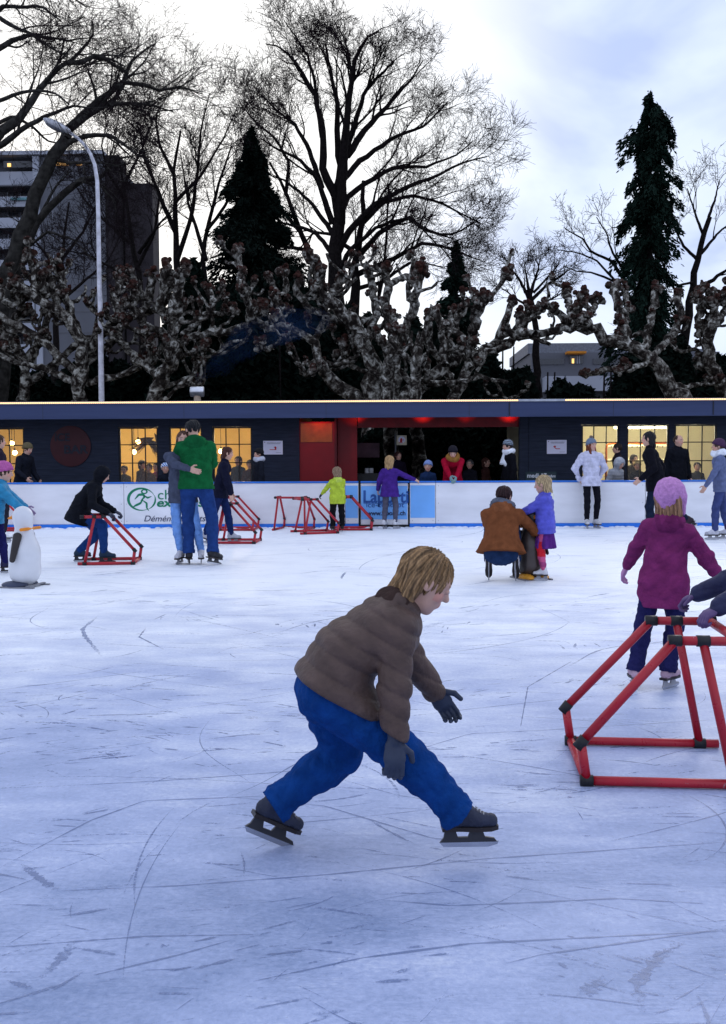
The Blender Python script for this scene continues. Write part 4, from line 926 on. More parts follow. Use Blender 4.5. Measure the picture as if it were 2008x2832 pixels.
# coat rack
cr_ = empty('coat_rack', (fx(1835), YF+1.9, 0), 0, 'orange tubular coat rack seen through the two cloakroom windows', 'rack'); om = mat('orange_tube', srgb(190, 95, 40), rough=.4)
zt_ = P(1835, 1225, YF+1.9).z; hw_ = (P(1942, 1225, YF+1.9).x-P(1745, 1225, YF+1.9).x)/2
MB().tube([(-hw_, 0, 0), (-hw_, 0, zt_-.12), (-hw_+.03, 0, zt_-.04), (-hw_+.12, 0, zt_), (hw_-.12, 0, zt_), (hw_-.03, 0, zt_-.04), (hw_, 0, zt_-.12), (hw_, 0, 0)], .026, 10).build('frame', om, cr_, True)
for k, zz in enumerate((zt_-.06, zt_-.40)):
    b_ = MB().box(-hw_+.03, hw_-.03, -.012, .012, zz-.02, zz+.02).build('hook_rail', cream2, cr_); h_ = MB()
    for xx in np.linspace(-hw_+.12, hw_-.12, 13): h_.tube([(xx, -.015, zz), (xx, -.05, zz-.05), (xx, -.08, zz-.03), (xx, -.08, zz-.0)], .006, 5)
    h_.build('hooks', frame_m, b_)
# notices
paper = mat('notice_paper', srgb(225, 222, 240), rough=.5, var=.02); redi = mat('red_ink', srgb(190, 15, 30), rough=.5, var=.05); grey = mat('grey_ink', (.16, .16, .22), rough=.7)
def notice(px, py, wpx, hpx, flip, lab):
    c = P(px, py, YF-.02); w_, h_ = wpx/2*YF/F, hpx/2*YF/F; r = empty('notice', c, 0, lab, 'sign', 'white notices with a red arrow'); MB().box(-w_, w_, 0, .012, -h_, h_, .002).build('sheet', paper, r)
    m = MB(); rng = rs(3)
    for row, (a, b) in enumerate(((-.62, .78), (-.55, .72))):
        x = a
        while x < b:
            l = rng.uniform(.03, .12); m.box(x*w_, min(x+l, b)*w_, -.0025, -.001, (.66-.14*row)*h_, (.73-.14*row)*h_); x += l+.025
    x = .3
    while x < .75: m.box(x*w_, (x+.07)*w_, -.0025, -.001, -.76*h_, -.71*h_); x += .09
    m.box(-.88*w_, -.80*w_, -.0025, -.001, .72*h_, .86*h_); m.build('lettering', grey, r)
    s2 = -1 if flip else 1; a = MB(); V = [(-.34, -.20), (.18, -.20), (.18, .0), (.04, .0), (.24, .16), (.40, .0), (.34, 0), (.34, -.28), (-.34, -.28)]
    if flip: V = [(-.38, .0), (-.26, .16), (-.06, .12), (-.10, .02), (-.16, -.04), (-.04, -.18), (.34, -.18), (.34, -.27), (-.08, -.27), (-.26, -.08), (-.28, -.02)]
    vv = [(x*w_, -.003, z*h_*1.2) for x, z in V]; a.add(vv, [tuple(range(len(vv)))]); a.build('arrow', redi, r)
notice(755, 1238, 54, 38, False, 'white notice with red arrow left of the red door panel'); notice(1540, 1236, 54, 38, True, 'white notice with red arrow left of the woman in white')
sg = empty('post_sign', P(1094, 1330, YF+1.2), 0, 'small square white sign on a thin post under the terrace roof', 'sign'); z_ = P(1094, 1200, YF+1.2).z-sg.location.z
MB().tube([(0, 0, -.9), (0, 0, z_)], .02, 8).build('post', steel, sg, True)
a, b = P(1097, 1204, YF+1.2)-sg.location, P(1125, 1231, YF+1.2)-sg.location; sh_ = MB().box(a.x, b.x, -.015, .0, b.z, a.z, .003).build('sign_plate', mat('cream_sign', srgb(205, 195, 170), rough=.5), sg)
cx, cz = (a.x+b.x)/2, (a.z+b.z)/2; m = MB(); m.tube([(cx, -.018, cz+.01), (cx, -.016, cz+.01)], .085, 24).build('disc', paper, sh_); m = MB(); m.ball((cx-.01, -.022, cz+.03), (.02, .004, .02), 8, 6); m.box(cx-.04, cx+.01, -.023, -.02, cz-.05, cz+.02); m.box(cx-.06, cx+.02, -.0235, -.02, cz-.06, cz-.045); m.box(cx, cx+.05, -.0225, -.02, cz+.0, cz+.012); m.build('pictogram', redi, sh_)
# round bar sign
p = P(195, 1234, YF-.03); rb = empty('round_bar_sign', p, 0, 'round red disc sign with dark letters on the blue grey wall', 'sign'); MB().tube([(0, 0, 0), (0, .02, 0)], .46, 48).build('disc', mat('red_disc', srgb(60, 5, 18), rough=.5, var=.1), rb)
dl = mat('dark_letter', (.02, .025, .04)); text('lettering', 'ICE', .24, dl, rb, (-.36, -.004, .12), bold=.006); text('lettering', 'BAR', .26, dl, rb, (-.16, -.004, -.16), bold=.008, sx=1.15)
# chalkboard
p = P(1496, 1400, 20.9); cb = empty('chalkboard', (p.x, 20.9, 0), 0, 'dark chalkboard with chalk date standing behind the boards', 'sign'); zt_ = P(1496, 1305, 20.9).z
hw_ = 42*20.9/F; MB().box(-hw_+.02, hw_-.02, 0, .02, .25, zt_-.02).build('slate', mat('slate', (.035, .05, .06), rough=.8), cb); m = MB(); m.box(-hw_, hw_, -.008, .03, zt_-.02, zt_); m.box(-hw_, -hw_+.02, -.008, .03, 0, zt_-.02); m.box(hw_-.02, hw_, -.008, .03, 0, zt_-.02); m.build('frame', mat('dark_green_wood', (.02, .04, .045)), cb)
chalk = mat('chalk', (.6, .62, .66), rough=1, var=.3, scale=60); text('lettering', 'medi 17', .125, chalk, cb, (-hw_+.025, -.004, zt_-.118), bold=.003); text('lettering', 'décembre', .085, chalk, cb, (-.0, -.004, zt_-.118), bold=.002, sx=.9)
# street lamp
YLp = 30; b = P(281, 1100, YLp); sl = empty('street_lamp', (b.x, YLp, 0), 0, 'tall white curved street lamp post rising behind the pavilion', 'street lamp'); wp = mat('white_paint_post', (.62, .62, .68), rough=.4)
def lp(px, py): q = P(px, py, YLp); return Vector((q.x-b.x, 0, q.z))
pts = [(0, 0, 0), lp(281, 1110), lp(277, 830), lp(275, 800), lp(272, 600), lp(269, 500), lp(262, 455), lp(250, 425), lp(235, 402), lp(215, 382), lp(192, 366)]
MB().tube(pts, [.115, .085, .075, .068, .062, .058, .054, .05, .047, .043, .04], 14).build('pole', wp, sl, True)
c = lp(158, 347); hd = MB().ball((0, 0, 0), (.46, .20, .12), 20, 12).build('lamp_head', mat('lamp_cover', (.55, .56, .6), rough=.4), sl, True, loc=c); hd.rotation_euler = (0, R(26), 0)
MB().ball((0, 0, 0), (.36, .16, .11), 16, 10).build('lens', mat('lamp_lens', (.16, .17, .2), rough=.15), hd, True, loc=(-.02, 0, -.055))
# ------------------------------------------------------------------ far buildings
conc = mat('concrete', (.115, .12, .14), rough=.85, var=.12, scale=.3); conc2 = mat('white_concrete', (.34, .36, .42), rough=.8, var=.08, scale=.3); brick = mat('dark_brick', (.024, .02, .024), rough=.9, var=.3, scale=1)
wdark = mat('dark_glass', (.015, .018, .028), rough=.15, spec=.6); lit = mat('lit_room', (1, .7, .3), emit=(1, .55, .15), estr=1.3); amber = mat('amber_pane', (1, .6, .2), emit=(.9, .42, .12), estr=.5)
YA = 130; sA = YA/F
ax = lambda px: P(px, 600, YA).x
az_ = lambda py: P(200, py, YA).z
ap = empty('apartment_block', (ax(200), YA, 0), 0, 'tall grey apartment block with stacked white balconies behind bare trees', 'building')
def ab(nm, m, xa, xb, y0, y1, za, zb, parent=None): 
    o = MB().box(xa-ap.location.x, xb-ap.location.x, y0, y1, za, zb).build(nm, m, parent or ap); return o
top = az_(430)
ab('wall', conc, ax(105), ax(290), 0, 16, 0, top); ab('wall', brick, ax(290)+.02, ax(330), .3, 4, 0, az_(428)); ab('wall', brick, ax(336)+.02, ax(415), 1.5, 5, 0, az_(500)); ab('wall', conc, ax(-260), ax(105)-.02, 2.2, 16, 0, az_(432))
ab('roof', conc2, ax(-262), ax(292), -.6, 16.2, top+.02, top+.5); ab('pier', conc2, ax(95), ax(112), -.3, 2.1, 0, top-.05)
sp_ = 58.2
for k in range(12):
    yb = 487+k*sp_; 
    if az_(yb+30) < 0: break
    pa = ab('balcony', conc2, ax(-258), ax(93), -.6, -.35, az_(yb+28), az_(yb)) if k else ab('balcony', conc2, ax(-258), ax(93), .6, .8, az_(yb+28), az_(yb-18))
    ab('slab', conc, ax(-258), ax(93), -.34, 2.1, az_(yb+28), az_(yb+24), pa)
    for q, (xa, xb) in enumerate(((8, 34), (44, 66), (70, 90), (-60, -20), (-130, -90), (-200, -160))):
        wd_ = ab('window', wdark, ax(xa), ax(xb), 2.05, 2.15, az_(yb-2), az_(yb-28)); ab('window_frame', conc2, ax(xa)-.12, ax(xa)-.02, 2.0, 2.1, az_(yb-2), az_(yb-28), wd_)
    if k: 
        w3 = ab('window', wdark, ax(140), ax(154), -.05, .05, az_(yb+2), az_(yb-18)); ab('window_frame', conc2, ax(146), ax(147.5), -.09, -.051, az_(yb+2), az_(yb-18), w3)
    ab('floor_joint', mat('joint_dark', (.09, .09, .10)), ax(155), ax(289), -.03, .0, az_(yb+27), az_(yb+25.5))
ab('window', wdark, ax(10), ax(108), .4, .55, az_(459), az_(441)); ab('lit_window', lit, ax(22), ax(31), .2, .38, az_(457), az_(448)); ab('lit_window', amber, ax(160), ax(192), -.2, -.02, az_(458), az_(447)); ab('lit_window', amber, ax(215), ax(230), -.2, -.02, az_(458), az_(450)); ab('window', wdark, ax(195), ax(212), -.2, -.02, az_(458), az_(446))
ab('awning', mat('teal_awning', (.12, .25, .28)), ax(38), ax(82), -.9, -.4, az_(556), az_(549)); ab('antenna', conc2, ax(144), ax(145), 3, 3.2, top, az_(385))
ab('round_lamp', mat('warm_round', (.5, .35, .2), emit=(.8, .5, .25), estr=.35), ax(4), ax(30), 1.9, 2.0, az_(626), az_(612))
# low building right
YC = 85; cx_ = lambda px: P(px, 1000, YC).x; cz_ = lambda py: P(1600, py, YC).z
lb_ = empty('low_grey_building', (cx_(1600), YC, 0), 0, 'low grey concrete building with yellow awning beyond the pollards at right', 'building')
def cbx(nm, m, xa, xb, y0, y1, za, zb): return MB().box(xa-lb_.location.x, xb-lb_.location.x, y0, y1, za, zb).build(nm, m, lb_)
cbx('wall', conc, cx_(1470), cx_(1990), 0, 14, 0, cz_(975)); cbx('wall', conc2, cx_(1500), cx_(1990), -2, -.02, cz_(1085), cz_(1045)); cbx('roof', mat('slate_roof', (.16, .17, .2), rough=.7), cx_(1465), cx_(1700), 1, 14, cz_(974), cz_(945)); cbx('roof', mat('slate_roof', (.1,)*3), cx_(1700)+.02, cx_(1995), 1.5, 14, cz_(974), cz_(962))
cbx('window', wdark, cx_(1480), cx_(1560), -.08, .05, cz_(1008), cz_(992)); cbx('window', wdark, cx_(1575), cx_(1612), -.08, .05, cz_(1006), cz_(984)); cbx('lit_window', lit, cx_(1581), cx_(1587), -.14, -.09, cz_(1005), cz_(992)); cbx('window', wdark, cx_(1640), cx_(1720), -.08, .05, cz_(1008), cz_(992)); cbx('awning', mat('yellow_awning', srgb(190, 120, 30), rough=.7), cx_(1562), cx_(1614), -1.2, -.1, cz_(981), cz_(975))
cbx('window_bars', conc2, cx_(1594), cx_(1597), -.16, -.09, cz_(1006), cz_(984)); cbx('window_bars', conc2, cx_(1600), cx_(1603), -.16, -.09, cz_(1006), cz_(984))
# ------------------------------------------------------------------ bare trees
lv = lambda a, k=1: [(8, 3.2*a, 1.8*a, 36, 7, .16), (6, 1.7*a, 1.1*a, 40, 6, .12), (5, .95*a, .7*a, 45, 5, .08), (max(3, 3*k), .55*a, .45*a, 48, 3, .05)]
lw = [(7, 3.0, 1.8, 34, 7, .16), (5, 1.7, 1.1, 40, 6, .12), (4, .95, .7, 45, 5, .08), (3, .55, .45, 48, 3, .05)]
bare_tree('bare_tree', 'tallest bare tree in the centre with fanned upright limbs', 'tree', 'bare winter trees',
 [([(930, 1120), (935, 900), (930, 700), (935, 560), (945, 460), (955, 400)], .52, .22),
  ([(940, 620), (950, 440), (960, 330), (970, 230), (985, 150), (1010, 110), (1050, 85)], .30, .05), ([(945, 480), (930, 380), (935, 290), (915, 200), (900, 120)], .2, .05), ([(935, 560), (895, 480), (893, 340), (865, 250), (830, 190), (790, 140), (735, 120)], .24, .03),
  ([(950, 450), (985, 330), (1010, 250), (1050, 210), (1090, 170)], .18, .05), ([(960, 430), (1010, 360), (1080, 280), (1130, 230), (1170, 170)], .2, .03), ([(945, 500), (1000, 440), (1090, 380), (1180, 345), (1240, 280)], .17, .03),
  ([(936, 600), (955, 555), (990, 520), (1080, 465), (1180, 460), (1260, 430), (1310, 390)], .17, .03), ([(934, 700), (962, 645), (1030, 570), (1120, 520), (1200, 490), (1280, 450), (1345, 430)], .2, .03), ([(920, 620), (880, 500), (830, 440), (760, 410), (720, 380)], .18, .03),
  ([(890, 520), (850, 400), (810, 340), (760, 300), (720, 260)], .16, .03), ([(925, 650), (860, 560), (790, 500), (740, 480)], .15, .03), ([(890, 380), (880, 300), (870, 220), (850, 150), (790, 60)], .12, .025), ([(975, 230), (965, 150), (950, 100), (925, 60)], .08, .02),
  ([(920, 700), (870, 640), (800, 620), (740, 610)], .14, .03), ([(932, 770), (965, 695), (1040, 630), (1120, 600), (1180, 640)], .16, .03)], 52, 21, bark, twig, lv(1.0), m=16)
bare_tree('bare_tree', 'dark bare tree with low spreading limbs right of the tallest tree', 'tree', 'bare winter trees',
 [([(980, 1120), (975, 900), (985, 720), (1000, 600), (1005, 500)], .42, .1),
  ([(985, 720), (1050, 640), (1130, 600), (1180, 640), (1260, 650), (1330, 600)], .18, .03), ([(985, 760), (1080, 720), (1170, 670), (1250, 690), (1330, 720)], .18, .03), ([(1000, 620), (1060, 560), (1140, 540), (1220, 560), (1330, 620)], .14, .03), ([(980, 800), (1060, 780), (1140, 720), (1230, 740)], .14, .03), ([(978, 980), (1030, 900), (1065, 740), (1070, 640), (1075, 520)], .14, .04), ([(980, 700), (920, 650), (870, 640), (820, 700)], .14, .03)], 56, 22, bark, twig, lv(1.0))
bare_tree('bare_tree', 'bare tree leaning from lower centre beside the dark cedar', 'tree', 'bare winter trees',
 [([(900, 1120), (880, 760), (830, 640), (790, 540), (750, 450)], .36, .06), ([(830, 640), (760, 560), (700, 520), (650, 450)], .14, .03), ([(790, 540), (800, 450), (760, 380), (700, 330), (660, 280)], .12, .02), ([(850, 690), (760, 680), (690, 640)], .12, .03)], 58, 23, bark, twig, lw)
bare_tree('bare_tree', 'twin stemmed bare tree between the apartment block and the dark cedar', 'tree', 'bare winter trees',
 [([(490, 1120), (490, 800), (485, 640), (480, 480), (500, 360)], .36, .06), ([(560, 1100), (570, 800), (560, 700), (600, 520), (640, 400)], .26, .05), ([(485, 640), (440, 540), (400, 440), (380, 340)], .16, .03), ([(490, 720), (530, 600), (545, 480), (560, 330), (580, 260)], .16, .03), ([(480, 480), (440, 400), (430, 320), (460, 270)], .12, .02), ([(570, 720), (540, 620), (520, 560), (500, 420)], .14, .03), ([(570, 640), (630, 560), (650, 480), (690, 380)], .12, .02), ([(485, 560), (560, 480), (620, 380), (660, 290)], .12, .02)], 60, 24, bark, twig, lw)
bare_tree('bare_tree', 'bare tree whose dense twigs cover the dark brick end of the apartment block', 'tree', 'bare winter trees',
 [([(400, 1120), (390, 800), (370, 680), (350, 560), (330, 450)], .34, .05), ([(370, 680), (300, 620), (240, 560), (200, 500)], .13, .03), ([(380, 740), (430, 640), (440, 540), (400, 420)], .13, .03), ([(350, 560), (300, 480), (280, 400), (300, 330)], .12, .02), ([(390, 800), (310, 740), (230, 700), (160, 690)], .12, .02), ([(385, 700), (440, 620), (500, 560)], .12, .02), ([(340, 520), (390, 420), (420, 340), (400, 290)], .12, .02)], 62, 25, bark, twig, lw)
bare_tree('bare_tree', 'low bare tree veiling the lower floors of the apartment block', 'tree', 'bare winter trees',
 [([(150, 1120), (155, 900), (165, 760), (180, 640), (190, 560)], .28, .05), ([(165, 760), (110, 680), (60, 620), (20, 590)], .12, .02), ([(170, 720), (230, 640), (270, 560), (300, 500)], .12, .02), ([(160, 840), (230, 780), (300, 720), (340, 640)], .12, .02), ([(158, 860), (90, 800), (20, 760), (-40, 700)], .12, .02)], 64, 35, bark, twig, lw)
bkl = mat('grey_green_bark', (.034, .032, .029), spec=.05, rough=.9, var=.6, scale=5, bump=.6, bscale=12)
lvp = [(7, 2.4, 1.4, 42, 8, .10), (5, 1.3, .9, 48, 6, .06), (4, .75, .55, 50, 4, .02), (3, .40, .3, 55, 3, 0)]
bare_tree('bare_tree', 'leaning plane tree with mottled trunk in front of the apartment block', 'tree', 'bare winter trees',
 [([(-40, 1120), (-10, 900), (20, 760), (70, 620), (110, 500), (150, 440), (180, 385)], .36, .2), ([(180, 385), (190, 360), (240, 310), (290, 265), (340, 225), (355, 190), (370, 160), (430, 120)], .18, .02), ([(195, 355), (250, 315), (310, 280), (340, 240), (345, 225)], .13, .06), ([(180, 400), (240, 375), (310, 375), (370, 420), (430, 460)], .10, .02), ([(300, 290), (360, 285), (420, 290), (480, 310)], .08, .02), ([(340, 228), (400, 235), (440, 250), (500, 240), (560, 260)], .08, .02), ([(350, 200), (290, 165), (240, 160), (200, 175)], .07, .02), ([(150, 440), (190, 450), (280, 450), (330, 460)], .07, .02)], 34, 26, bkl, twig, lvp)
bare_tree('bare_tree', 'slimmer plane tree curving right in front of the apartment block', 'tree', 'bare winter trees',
 [([(0, 1120), (40, 760), (60, 700), (110, 600), (170, 545), (230, 495), (280, 490)], .26, .10), ([(200, 520), (220, 500), (280, 515), (320, 560)], .07, .02), ([(280, 490), (320, 440), (380, 430)], .07, .02), ([(110, 600), (150, 520), (200, 470)], .07, .02), ([(60, 700), (130, 640), (200, 660), (260, 720)], .06, .02)], 36, 27, bkl, twig, [(6, 2.0, 1.2, 42, 7, .1), (7, 1.1, .7, 48, 5, .05), (5, .6, .4, 50, 4, .0), (3, .35, .3, 55, 3, 0)])
bare_tree('bare_tree', 'bare plane crown reaching in over the upper left corner', 'tree', 'bare winter trees',
 [([(-330, 1150), (-240, 800), (-140, 560), (-60, 440), (0, 365)], .4, .2), ([(0, 365), (50, 330), (100, 260), (150, 200), (190, 170), (240, 125), (260, 90), (255, 60)], .16, .02), ([(185, 175), (230, 170), (260, 155), (310, 165), (350, 185)], .09, .02), ([(-80, 180), (0, 130), (50, 105), (90, 95), (140, 105), (190, 115), (240, 105)], .12, .02), ([(-60, 100), (0, 20), (60, 18), (120, 20), (170, 60)], .10, .02), ([(-60, 440), (0, 405), (80, 345), (130, 320), (200, 295), (260, 300)], .12, .02), ([(-100, 300), (0, 280), (50, 255), (110, 250), (160, 260), (190, 290)], .09, .02), ([(0, 50), (30, 70), (90, 95), (150, 140), (190, 150)], .07, .02), ([(-60, -40), (60, -60), (160, -30), (240, 20)], .09, .02), ([(-20, 350), (40, 320), (90, 350), (130, 390), (190, 400)], .07, .02)], 32, 28, bkl, twig, lvp)
bare_tree('bare_tree', 'small rounded bare tree low on the skyline right of centre', 'tree', 'bare winter trees',
 [([(1490, 1100), (1480, 900), (1468, 830), (1462, 800)], .2, .12), ([(1465, 830), (1440, 780), (1420, 750), (1400, 730)], .1, .02), ([(1465, 820), (1480, 770), (1490, 740), (1480, 715)], .1, .02), ([(1470, 830), (1510, 790), (1540, 770), (1570, 750)], .1, .02), ([(1462, 800), (1455, 760), (1450, 730)], .08, .02), ([(1470, 850), (1520, 830), (1570, 800)], .07, .02), ([(1465, 850), (1420, 820), (1380, 790)], .07, .02), ([(1475, 810), (1530, 750), (1545, 730)], .07, .02)], 48, 29, bark, twig, [(6, 1.4, .9, 36, 6, .12), (4, .85, .6, 40, 5, .1), (4, .5, .4, 45, 4, .05), (2, .3, .25, 48, 3, 0)])
bare_tree('bare_tree', 'bare forked tree at the right edge beside the tall conifer', 'tree', 'bare winter trees',
 [([(1890, 1110), (1895, 950), (1900, 900), (1910, 840), (1925, 760), (1935, 700), (1950, 640), (1960, 600)], .26, .1), ([(1915, 830), (1950, 790), (1990, 760), (2050, 720)], .12, .04), ([(1930, 720), (1890, 680), (1860, 620), (1860, 560)], .08, .02), ([(1945, 650), (1925, 600), (1910, 550), (1900, 520)], .07, .02), ([(1960, 600), (1975, 560), (1990, 500)], .07, .02), ([(1940, 700), (1990, 640), (2040, 600)], .08, .02), ([(1920, 780), (1870, 790), (1830, 780), (1790, 800)], .06, .02), ([(1900, 900), (1860, 870), (1820, 860)], .06, .02)], 44, 30, bark, twig, [(4, 1.9, 1.2, 34, 7, .10), (4, 1.2, .8, 38, 5, .08), (3, .7, .5, 42, 4, .03), (2, .4, .3, 45, 3, 0)])
bare_tree('bare_tree', 'thin bare limbs showing left of the tall conifer', 'tree', 'bare winter trees',
 [([(1770, 1110), (1765, 900), (1745, 820), (1700, 775), (1640, 755), (1590, 750), (1560, 735)], .15, .02), ([(1745, 800), (1690, 720), (1640, 700), (1610, 660), (1560, 630)], .1, .02), ([(1745, 780), (1690, 690), (1675, 640), (1650, 600)], .08, .02), ([(1700, 775), (1650, 720), (1600, 700), (1540, 690)], .06, .02)], 46, 31, bark, twig, [(4, 1.6, 1.0, 34, 7, .05), (4, 1.0, .7, 38, 5, .05), (3, .6, .4, 42, 4, .02), (2, .3, .3, 45, 3, 0)])
# ------------------------------------------------------------------ evergreens
ever = mat('evergreen', (.008, .018, .013), rough=.9, spec=.05, var=.5, scale=.9); ever2 = mat('cedar_dark', (.004, .008, .006), rough=.9, spec=.04, var=.5, scale=.7)
def at_base(px, Y): q = P(px, 1110, Y); return (q.x, Y, 0)
def topz(py, Y): return P(1004, py, Y).z
def interp_prof(ts, rads, wob=.16, seed=0):
    def f(t, th): return np.interp(t, ts, rads)*(1+wob*np.sin(th*3+t*25+seed)+wob*.7*np.sin(t*47+th+seed)); 
    return f
Y1 = 42; leafy('conifer', 'tall narrow ragged conifer standing alone against the sky at right', 'tree', at_base(1790, Y1), topz(276, Y1), interp_prof([0, .15, .3, .42, .45, .6, .62, .75, .85, .92, .97, 1], [1.9, 1.9, 1.55, 1.9, 1.5, 1.15, 1.4, 1.3, 1.15, 1.15, .7, .35], .2, 1), 41, n=60000, leaf=.11, m=ever, droop=.8, levels=80, gap=.05, boughs=3.6, bw=.085, rmin_=.32)
Y2 = 46; leafy('conifer', 'broad dark conifer left of the tallest bare tree', 'tree', at_base(705, Y2), topz(355, Y2), interp_prof([0, .2, .4, .6, .75, .88, 1], [5.2, 4.9, 4.2, 2.9, 1.8, .95, .08], .18, 2), 42, n=110000, leaf=.13, m=ever2, droop=.5, levels=90, gap=.05, trunk_r=.4, boughs=4.5, bw=.09, rmin_=.4)
Y3 = 50; leafy('conifer', 'small dark pointed conifer right of the tallest bare tree', 'tree', at_base(1262, Y3), topz(680, Y3), interp_prof([0, .3, .6, .85, 1], [1.4, 1.5, 1.25, .7, .05], .12, 3), 43, n=26000, leaf=.14, m=ever, droop=.3, levels=50, gap=.05)
hs = [(-300, 60, 40, 930, 'dark hedge behind the leftmost pollards'), (60, 430, 39, 985, 'dark hedge at the foot of the apartment block'), (430, 760, 38, 800, 'tall black evergreen mass behind the flue smoke'), (750, 1130, 40, 830, 'tall dark evergreen mass below the tallest bare tree'), (1110, 1400, 39, 850, 'dark evergreen mass below the small pointed conifer'), (1380, 1500, 38, 940, 'dark evergreen hedge left of the low grey building'), (1690, 1900, 39, 930, 'dark shrubs at the foot of the tall conifer'), (1880, 2350, 40, 960, 'dark shrubs at the far right behind the pollards'), (1480, 1720, 37, 1085, 'low dark hedge in front of the low grey building')]
for i, (a, b, y, pt, lab) in enumerate(hs):
    h = topz(pt, y); xa, xb = P(a, 1100, y).x-.6, P(b, 1100, y).x+.6
    hedge('evergreen_hedge', lab, xa, xb, y, 0, h*1.12, 50+i, ever2, int(1300*(xb-xa)*h*.95), leaf=.17, group='evergreens behind the pavilion', depth=2.4)
hedge('evergreen_hedge', 'dark clipped hedge closing the back of the open terrace', P(900, 1250, 28.2).x, P(1560, 1250, 28.2).x, 28.2, 0, 3.0, 77, ever2, 26000, leaf=.10, group='evergreens behind the pavilion', depth=.8)
# ------------------------------------------------------------------ pollards
pollard('large pollarded plane tree behind the middle of the pavilion roof', 29,
 [([(1038, 1130), (1035, 1010), (1012, 950), (962, 900), (930, 860), (900, 830), (880, 745)], .30, .12, 1), ([(1010, 1120), (925, 1060), (885, 1000), (865, 950), (830, 920), (790, 905), (735, 905)], .22, .09, 0), ([(740, 905), (700, 880), (685, 840), (668, 795)], .11, .09, 1), ([(1080, 1120), (1090, 1000), (1095, 960), (1095, 905)], .24, .15, 1),
  ([(1100, 1120), (1180, 1060), (1230, 1010), (1285, 980), (1345, 965)], .27, .14, 0), ([(1300, 980), (1310, 900), (1325, 815)], .14, .13, 1), ([(1095, 1000), (1135, 880), (1150, 810), (1165, 755)], .14, .13, 1), ([(1010, 950), (1042, 870), (1030, 800), (1022, 745)], .13, .12, 1), ([(905, 830), (930, 800), (945, 765)], .11, .11, 1), ([(790, 905), (768, 870), (760, 800), (742, 765)], .10, .10, 1), ([(865, 950), (895, 890), (930, 880)], .10, .07, 0), ([(960, 900), (900, 870), (850, 850), (820, 800), (825, 770)], .10, .10, 1),
  ([(1095, 960), (1060, 860), (1075, 790), (1060, 745)], .12, .12, 1), ([(870, 1000), (850, 1040), (820, 1000)], .08, .05, 0), ([(1180, 1060), (1260, 1060), (1330, 1040), (1400, 1060)], .1, .05, 0), ([(1230, 1010), (1225, 900), (1200, 860)], .12, .12, 1), ([(885, 1000), (930, 1010), (1000, 980)], .07, .05, 0)], 61, nsub=2, trunk_r=.5, base_px=(1045, 1125))
pollard('pollarded plane tree with a row of upright fists right of the tall conifer foot', 29,
 [([(1900, 1125), (1845, 1060), (1805, 1000), (1765, 965), (1705, 945), (1650, 915), (1590, 895), (1545, 865)], .26, .11, 0), ([(1620, 900), (1560, 908), (1480, 925), (1425, 935), (1400, 900)], .12, .09, 0), ([(1480, 925), (1440, 920), (1438, 870)], .12, .12, 1), ([(1740, 950), (1718, 880), (1705, 830), (1698, 785)], .13, .13, 1), ([(1780, 975), (1795, 900), (1808, 850), (1816, 795)], .12, .11, 1), ([(1805, 985), (1860, 925), (1885, 880), (1870, 812)], .10, .11, 1), ([(1585, 890), (1575, 840), (1567, 802)], .10, .11, 1), ([(1640, 905), (1625, 880), (1645, 850), (1641, 825)], .07, .10, 1), ([(1545, 865), (1520, 850), (1500, 845)], .1, .08, 1), ([(1800, 1000), (1730, 1025), (1680, 1020), (1620, 1038)], .09, .08, 1), ([(1700, 945), (1730, 890), (1735, 845), (1728, 800)], .09, .10, 1), ([(1840, 1060), (1900, 1070), (1960, 1060)], .09, .06, 0), ([(1590, 895), (1590, 870), (1592, 860)], .09, .11, 1), ([(1650, 915), (1620, 895), (1618, 878)], .07, .10, 1)], 62, nsub=1, trunk_r=.42, base_px=(1905, 1130), stub=.55, subs2=1)
pollard('pollarded plane tree cropped by the right edge', 30,
 [([(2040, 1140), (1990, 1060), (1960, 980), (1950, 920), (1990, 880)], .24, .12, 0), ([(1955, 930), (1930, 880), (1945, 850), (1925, 825)], .1, .1, 1), ([(1950, 920), (1975, 870), (1968, 830)], .1, .12, 1), ([(1990, 890), (2010, 850), (2000, 820)], .1, .12, 1), ([(1990, 880), (1960, 830), (1930, 825)], .08, .10, 1), ([(2080, 830), (2000, 835), (1940, 830), (1920, 815)], .12, .11, 1), ([(1970, 1010), (1930, 970), (1900, 960)], .08, .06, 0), ([(2060, 1100), (2100, 950), (2110, 820)], .15, .1, 1)], 63, nsub=2, trunk_r=.42, base_px=(2050, 1140), stub=.6, subs2=1)
pollard('pollarded plane tree directly behind the street lamp post', 31,
 [([(210, 1130), (225, 1020), (232, 960), (200, 900), (160, 850), (110, 830), (60, 800), (35, 775)], .25, .10, 1), ([(235, 960), (200, 880), (180, 820), (165, 765)], .14, .14, 1), ([(240, 980), (290, 910), (350, 880), (400, 860), (415, 800), (420, 760)], .18, .12, 1), ([(390, 870), (450, 850), (470, 800), (462, 750)], .11, .12, 1), ([(220, 1040), (140, 960), (80, 920), (0, 880), (-40, 800)], .14, .1, 1), ([(130, 840), (120, 800), (100, 770)], .1, .11, 1), ([(240, 1000), (300, 960), (340, 900), (320, 830), (330, 765)], .12, .12, 1), ([(160, 850), (150, 800), (135, 760)], .1, .13, 1), ([(60, 800), (40, 850), (10, 830), (0, 790)], .09, .1, 1), ([(215, 1060), (120, 1020), (40, 1000), (-30, 960)], .11, .07, 0), ([(240, 1060), (330, 1040), (420, 1000), (460, 940)], .12, .08, 0)], 64, nsub=2, trunk_r=.46, base_px=(205, 1130))
